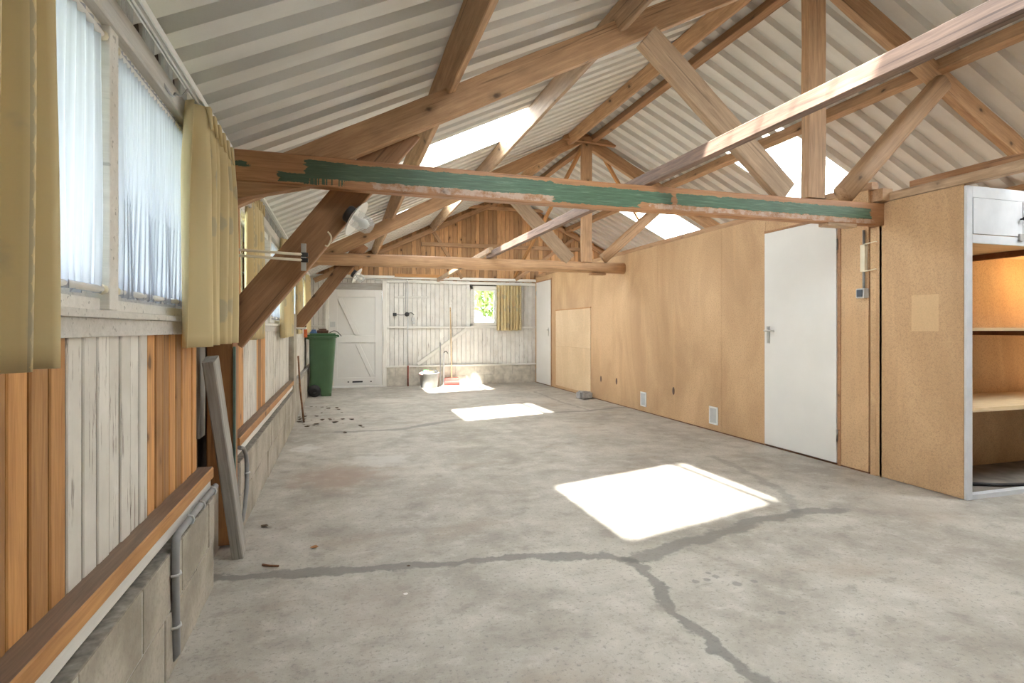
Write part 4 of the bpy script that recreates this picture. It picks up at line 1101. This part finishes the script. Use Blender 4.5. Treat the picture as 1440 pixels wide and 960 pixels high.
# two sticks
o = tube('metal_tube', [(1.87, 11.0, 0), (1.875, 11.08, .85)], .010, M['grey_plastic']); tag(o, 'dark thin metal tube leaning on the back wall right of the bucket', 'tube')
st_ = thing('level_staff', (1.947, 11.075, 0), 'short grey staff with black bent top left of the broom', 'staff')
boxes('staff', [((1.93, 11.06, 0), (1.965, 11.09, .64))], M['grey_light'], st_, .003)
tube('hook', arc((1.945, 11.075, .64), (2.03, 11.075, .63), (0, 0, .04)), .008, M['dark'], st_, 8)
# stone by the partition
bm = bmesh.new(); bmesh.ops.create_cube(bm, size=1); bmesh.ops.bevel(bm, geom=bm.edges[:], offset=.16, segments=2, affect='EDGES'); bmesh.ops.subdivide_edges(bm, edges=bm.edges[:], cuts=1, use_grid_fill=True)
for q in bm.verts: q.co = Vector((q.co.x*.22*(1+.1*math.sin(9*q.co.y)), q.co.y*.20, (q.co.z*(.12-.03*q.co.x))+.062)) + Vector((random.uniform(-.004, .004),)*3)
for q in bm.verts: q.co.z = max(0, q.co.z)
o = link('stone_block', to_mesh(bm, 'stone'), M['stone'], None, (3.73, 8.25, 0)); tag(o, 'grey stone block on the floor against the pale partition board', 'stone')

# dry leaves, twigs
def leaf_mesh(rs, s):
    bm = bmesh.new(); n = 7; up_ = []; lo_ = []
    cl = rs.uniform(.2, .5)
    mid_ = []
    for i in range(n+1):
        u = i/n; wd = s*.42*math.sin(PI*u)**.8*(1+.2*math.sin(9*u+rs.random()*6))
        z = s*.25*cl*(2*u-1)**2 + .0015
        up_.append(bm.verts.new((s*(u-.5), wd, z+cl*wd*.7))); lo_.append(bm.verts.new((s*(u-.5), -wd, z+cl*wd*.7))); mid_.append(bm.verts.new((s*(u-.5), 0, z)))
    for i in range(n):
        for A_, B_ in ((up_, mid_), (mid_, lo_)):
            try: bm.faces.new((A_[i], A_[i+1], B_[i+1], B_[i]))
            except ValueError: pass
    bmesh.ops.remove_doubles(bm, verts=bm.verts, dist=1e-5)
    me = bpy.data.meshes.new('dry_leaf'); bm.to_mesh(me); bm.free(); return me
rs = random.Random(4)
proto = [leaf_mesh(rs, s) for s in (.03, .045, .06, .07)]
for m_ in proto: m_.materials.append(M['leafm'])
spots = []
for cx, cy, n, sx, sy in ((-.47, 7.35, 12, .03, .3), (-.28, 8.2, 14, .14, .25), (-.12, 7.2, 9, .22, .2), (-.36, 6.85, 5, .08, .12), (.0, 6.6, 4, .2, .3)):
    for _ in range(n): spots.append((max(-.52, rs.gauss(cx, sx)), rs.gauss(cy, sy)))
first = None
for (x, y) in spots:
    o = bpy.data.objects.new('dry_leaf', proto[rs.randrange(4)]); COL.objects.link(o)
    o.location = (x, y, .0005); o.rotation_euler = (0, 0, rs.uniform(0, 6.28)); sc_ = rs.uniform(.7, 1.2); o.scale = (sc_, sc_, sc_)
    tag(o, 'dry dark leaf on the floor around the leaning stick', 'leaf', 'dry leaves scattered by the left wall')
def debris(name, x, y, s, mat, label, cat):
    me = leaf_mesh(random.Random(int(x*100+y*10)), s); me.materials.append(mat)
    o = bpy.data.objects.new(name, me); COL.objects.link(o); o.location = (x, y, .0005); o.rotation_euler = (0, 0, 1+x*7); tag(o, label, cat)
debris('dry_leaf', -.42, 3.44, .045, M['leafm'], 'dark dry leaf on the floor right of the leaning timber', 'leaf')
debris('dry_leaf', -.136, 3.03, .045, M['leaf_or'], 'curled orange brown leaf on the open floor in front of the leaning timber', 'leaf')
o = tube('twig', [(-.36, 2.87, .006), (-.325, 2.845, .007), (-.285, 2.835, .005)], .005, M['twig']); tag(o, 'small brown twig lying along the dark floor crack', 'twig')
debris('paint_chip', .257, 2.385, .022, M['white_paint'], 'tiny white paint chip on the floor below the long crack', 'chip')
debris('dry_leaf', .30, 2.66, .02, M['leafm'], 'tiny dark crumb on the floor just below the long crack', 'leaf')

# ------------------------------------------------------------ outside: trees and a fence seen through the windows
def tree(x, y, h, r, n, label, seed):
    rs = random.Random(seed); T = thing('tree', (x, y, -.14), label, 'tree', 'trees outside')
    tube('trunk', [(x, y, -.14), (x+.1, y, h*.45), (x, y+.1, h*.8)], [.16, .11, .05], M['bark'], T)
    bm = bmesh.new()
    for _ in range(n):
        while True:
            p = Vector((rs.uniform(-1, 1), rs.uniform(-1, 1), rs.uniform(-1, 1)))
            if .25 < p.length < 1: break
        c_ = Vector((p.x*r, p.y*r, p.z*h*.36)); s = rs.uniform(.10, .22)
        a = Vector((rs.uniform(-1, 1), rs.uniform(-1, 1), rs.uniform(-1, 1))).normalized(); b = a.orthogonal().normalized()
        vs = [bm.verts.new(c_+a*s), bm.verts.new(c_+b*s*.5), bm.verts.new(c_-a*s), bm.verts.new(c_-b*s*.5)]; bm.faces.new(vs)
    me = bpy.data.meshes.new('crown'); bm.to_mesh(me); bm.free()
    link('crown', me, M['foliage'], T, (x, y, h*.66))
tree(4.9, 16.5, 4.6, 1.7, 3000, 'green tree seen through the small back window', 1)
tree(10.8, 10.2, 6.5, 2.2, 1600, 'tall tree seen through the right roof lights, farther back', 2)
tree(11.0, 4.2, 6.8, 2.3, 1600, 'tall tree seen through the right roof lights, nearer', 3)
fn = thing('fence', (-3.2, 3, -.14), 'pale slatted fence outside the left windows', 'fence')
boxes('slats', [((-3.22, -6, .0+k*.24), (-3.19, 16, .2+k*.24)) for k in range(12)], M['fence'], fn, 0, (-3.2, 3, -.14))
for k in range(9): box('post', (-3.30, -5.5+k*2.3, -.14), (-3.22, -5.4+k*2.3, 2.9), M['fence'], fn, 0)
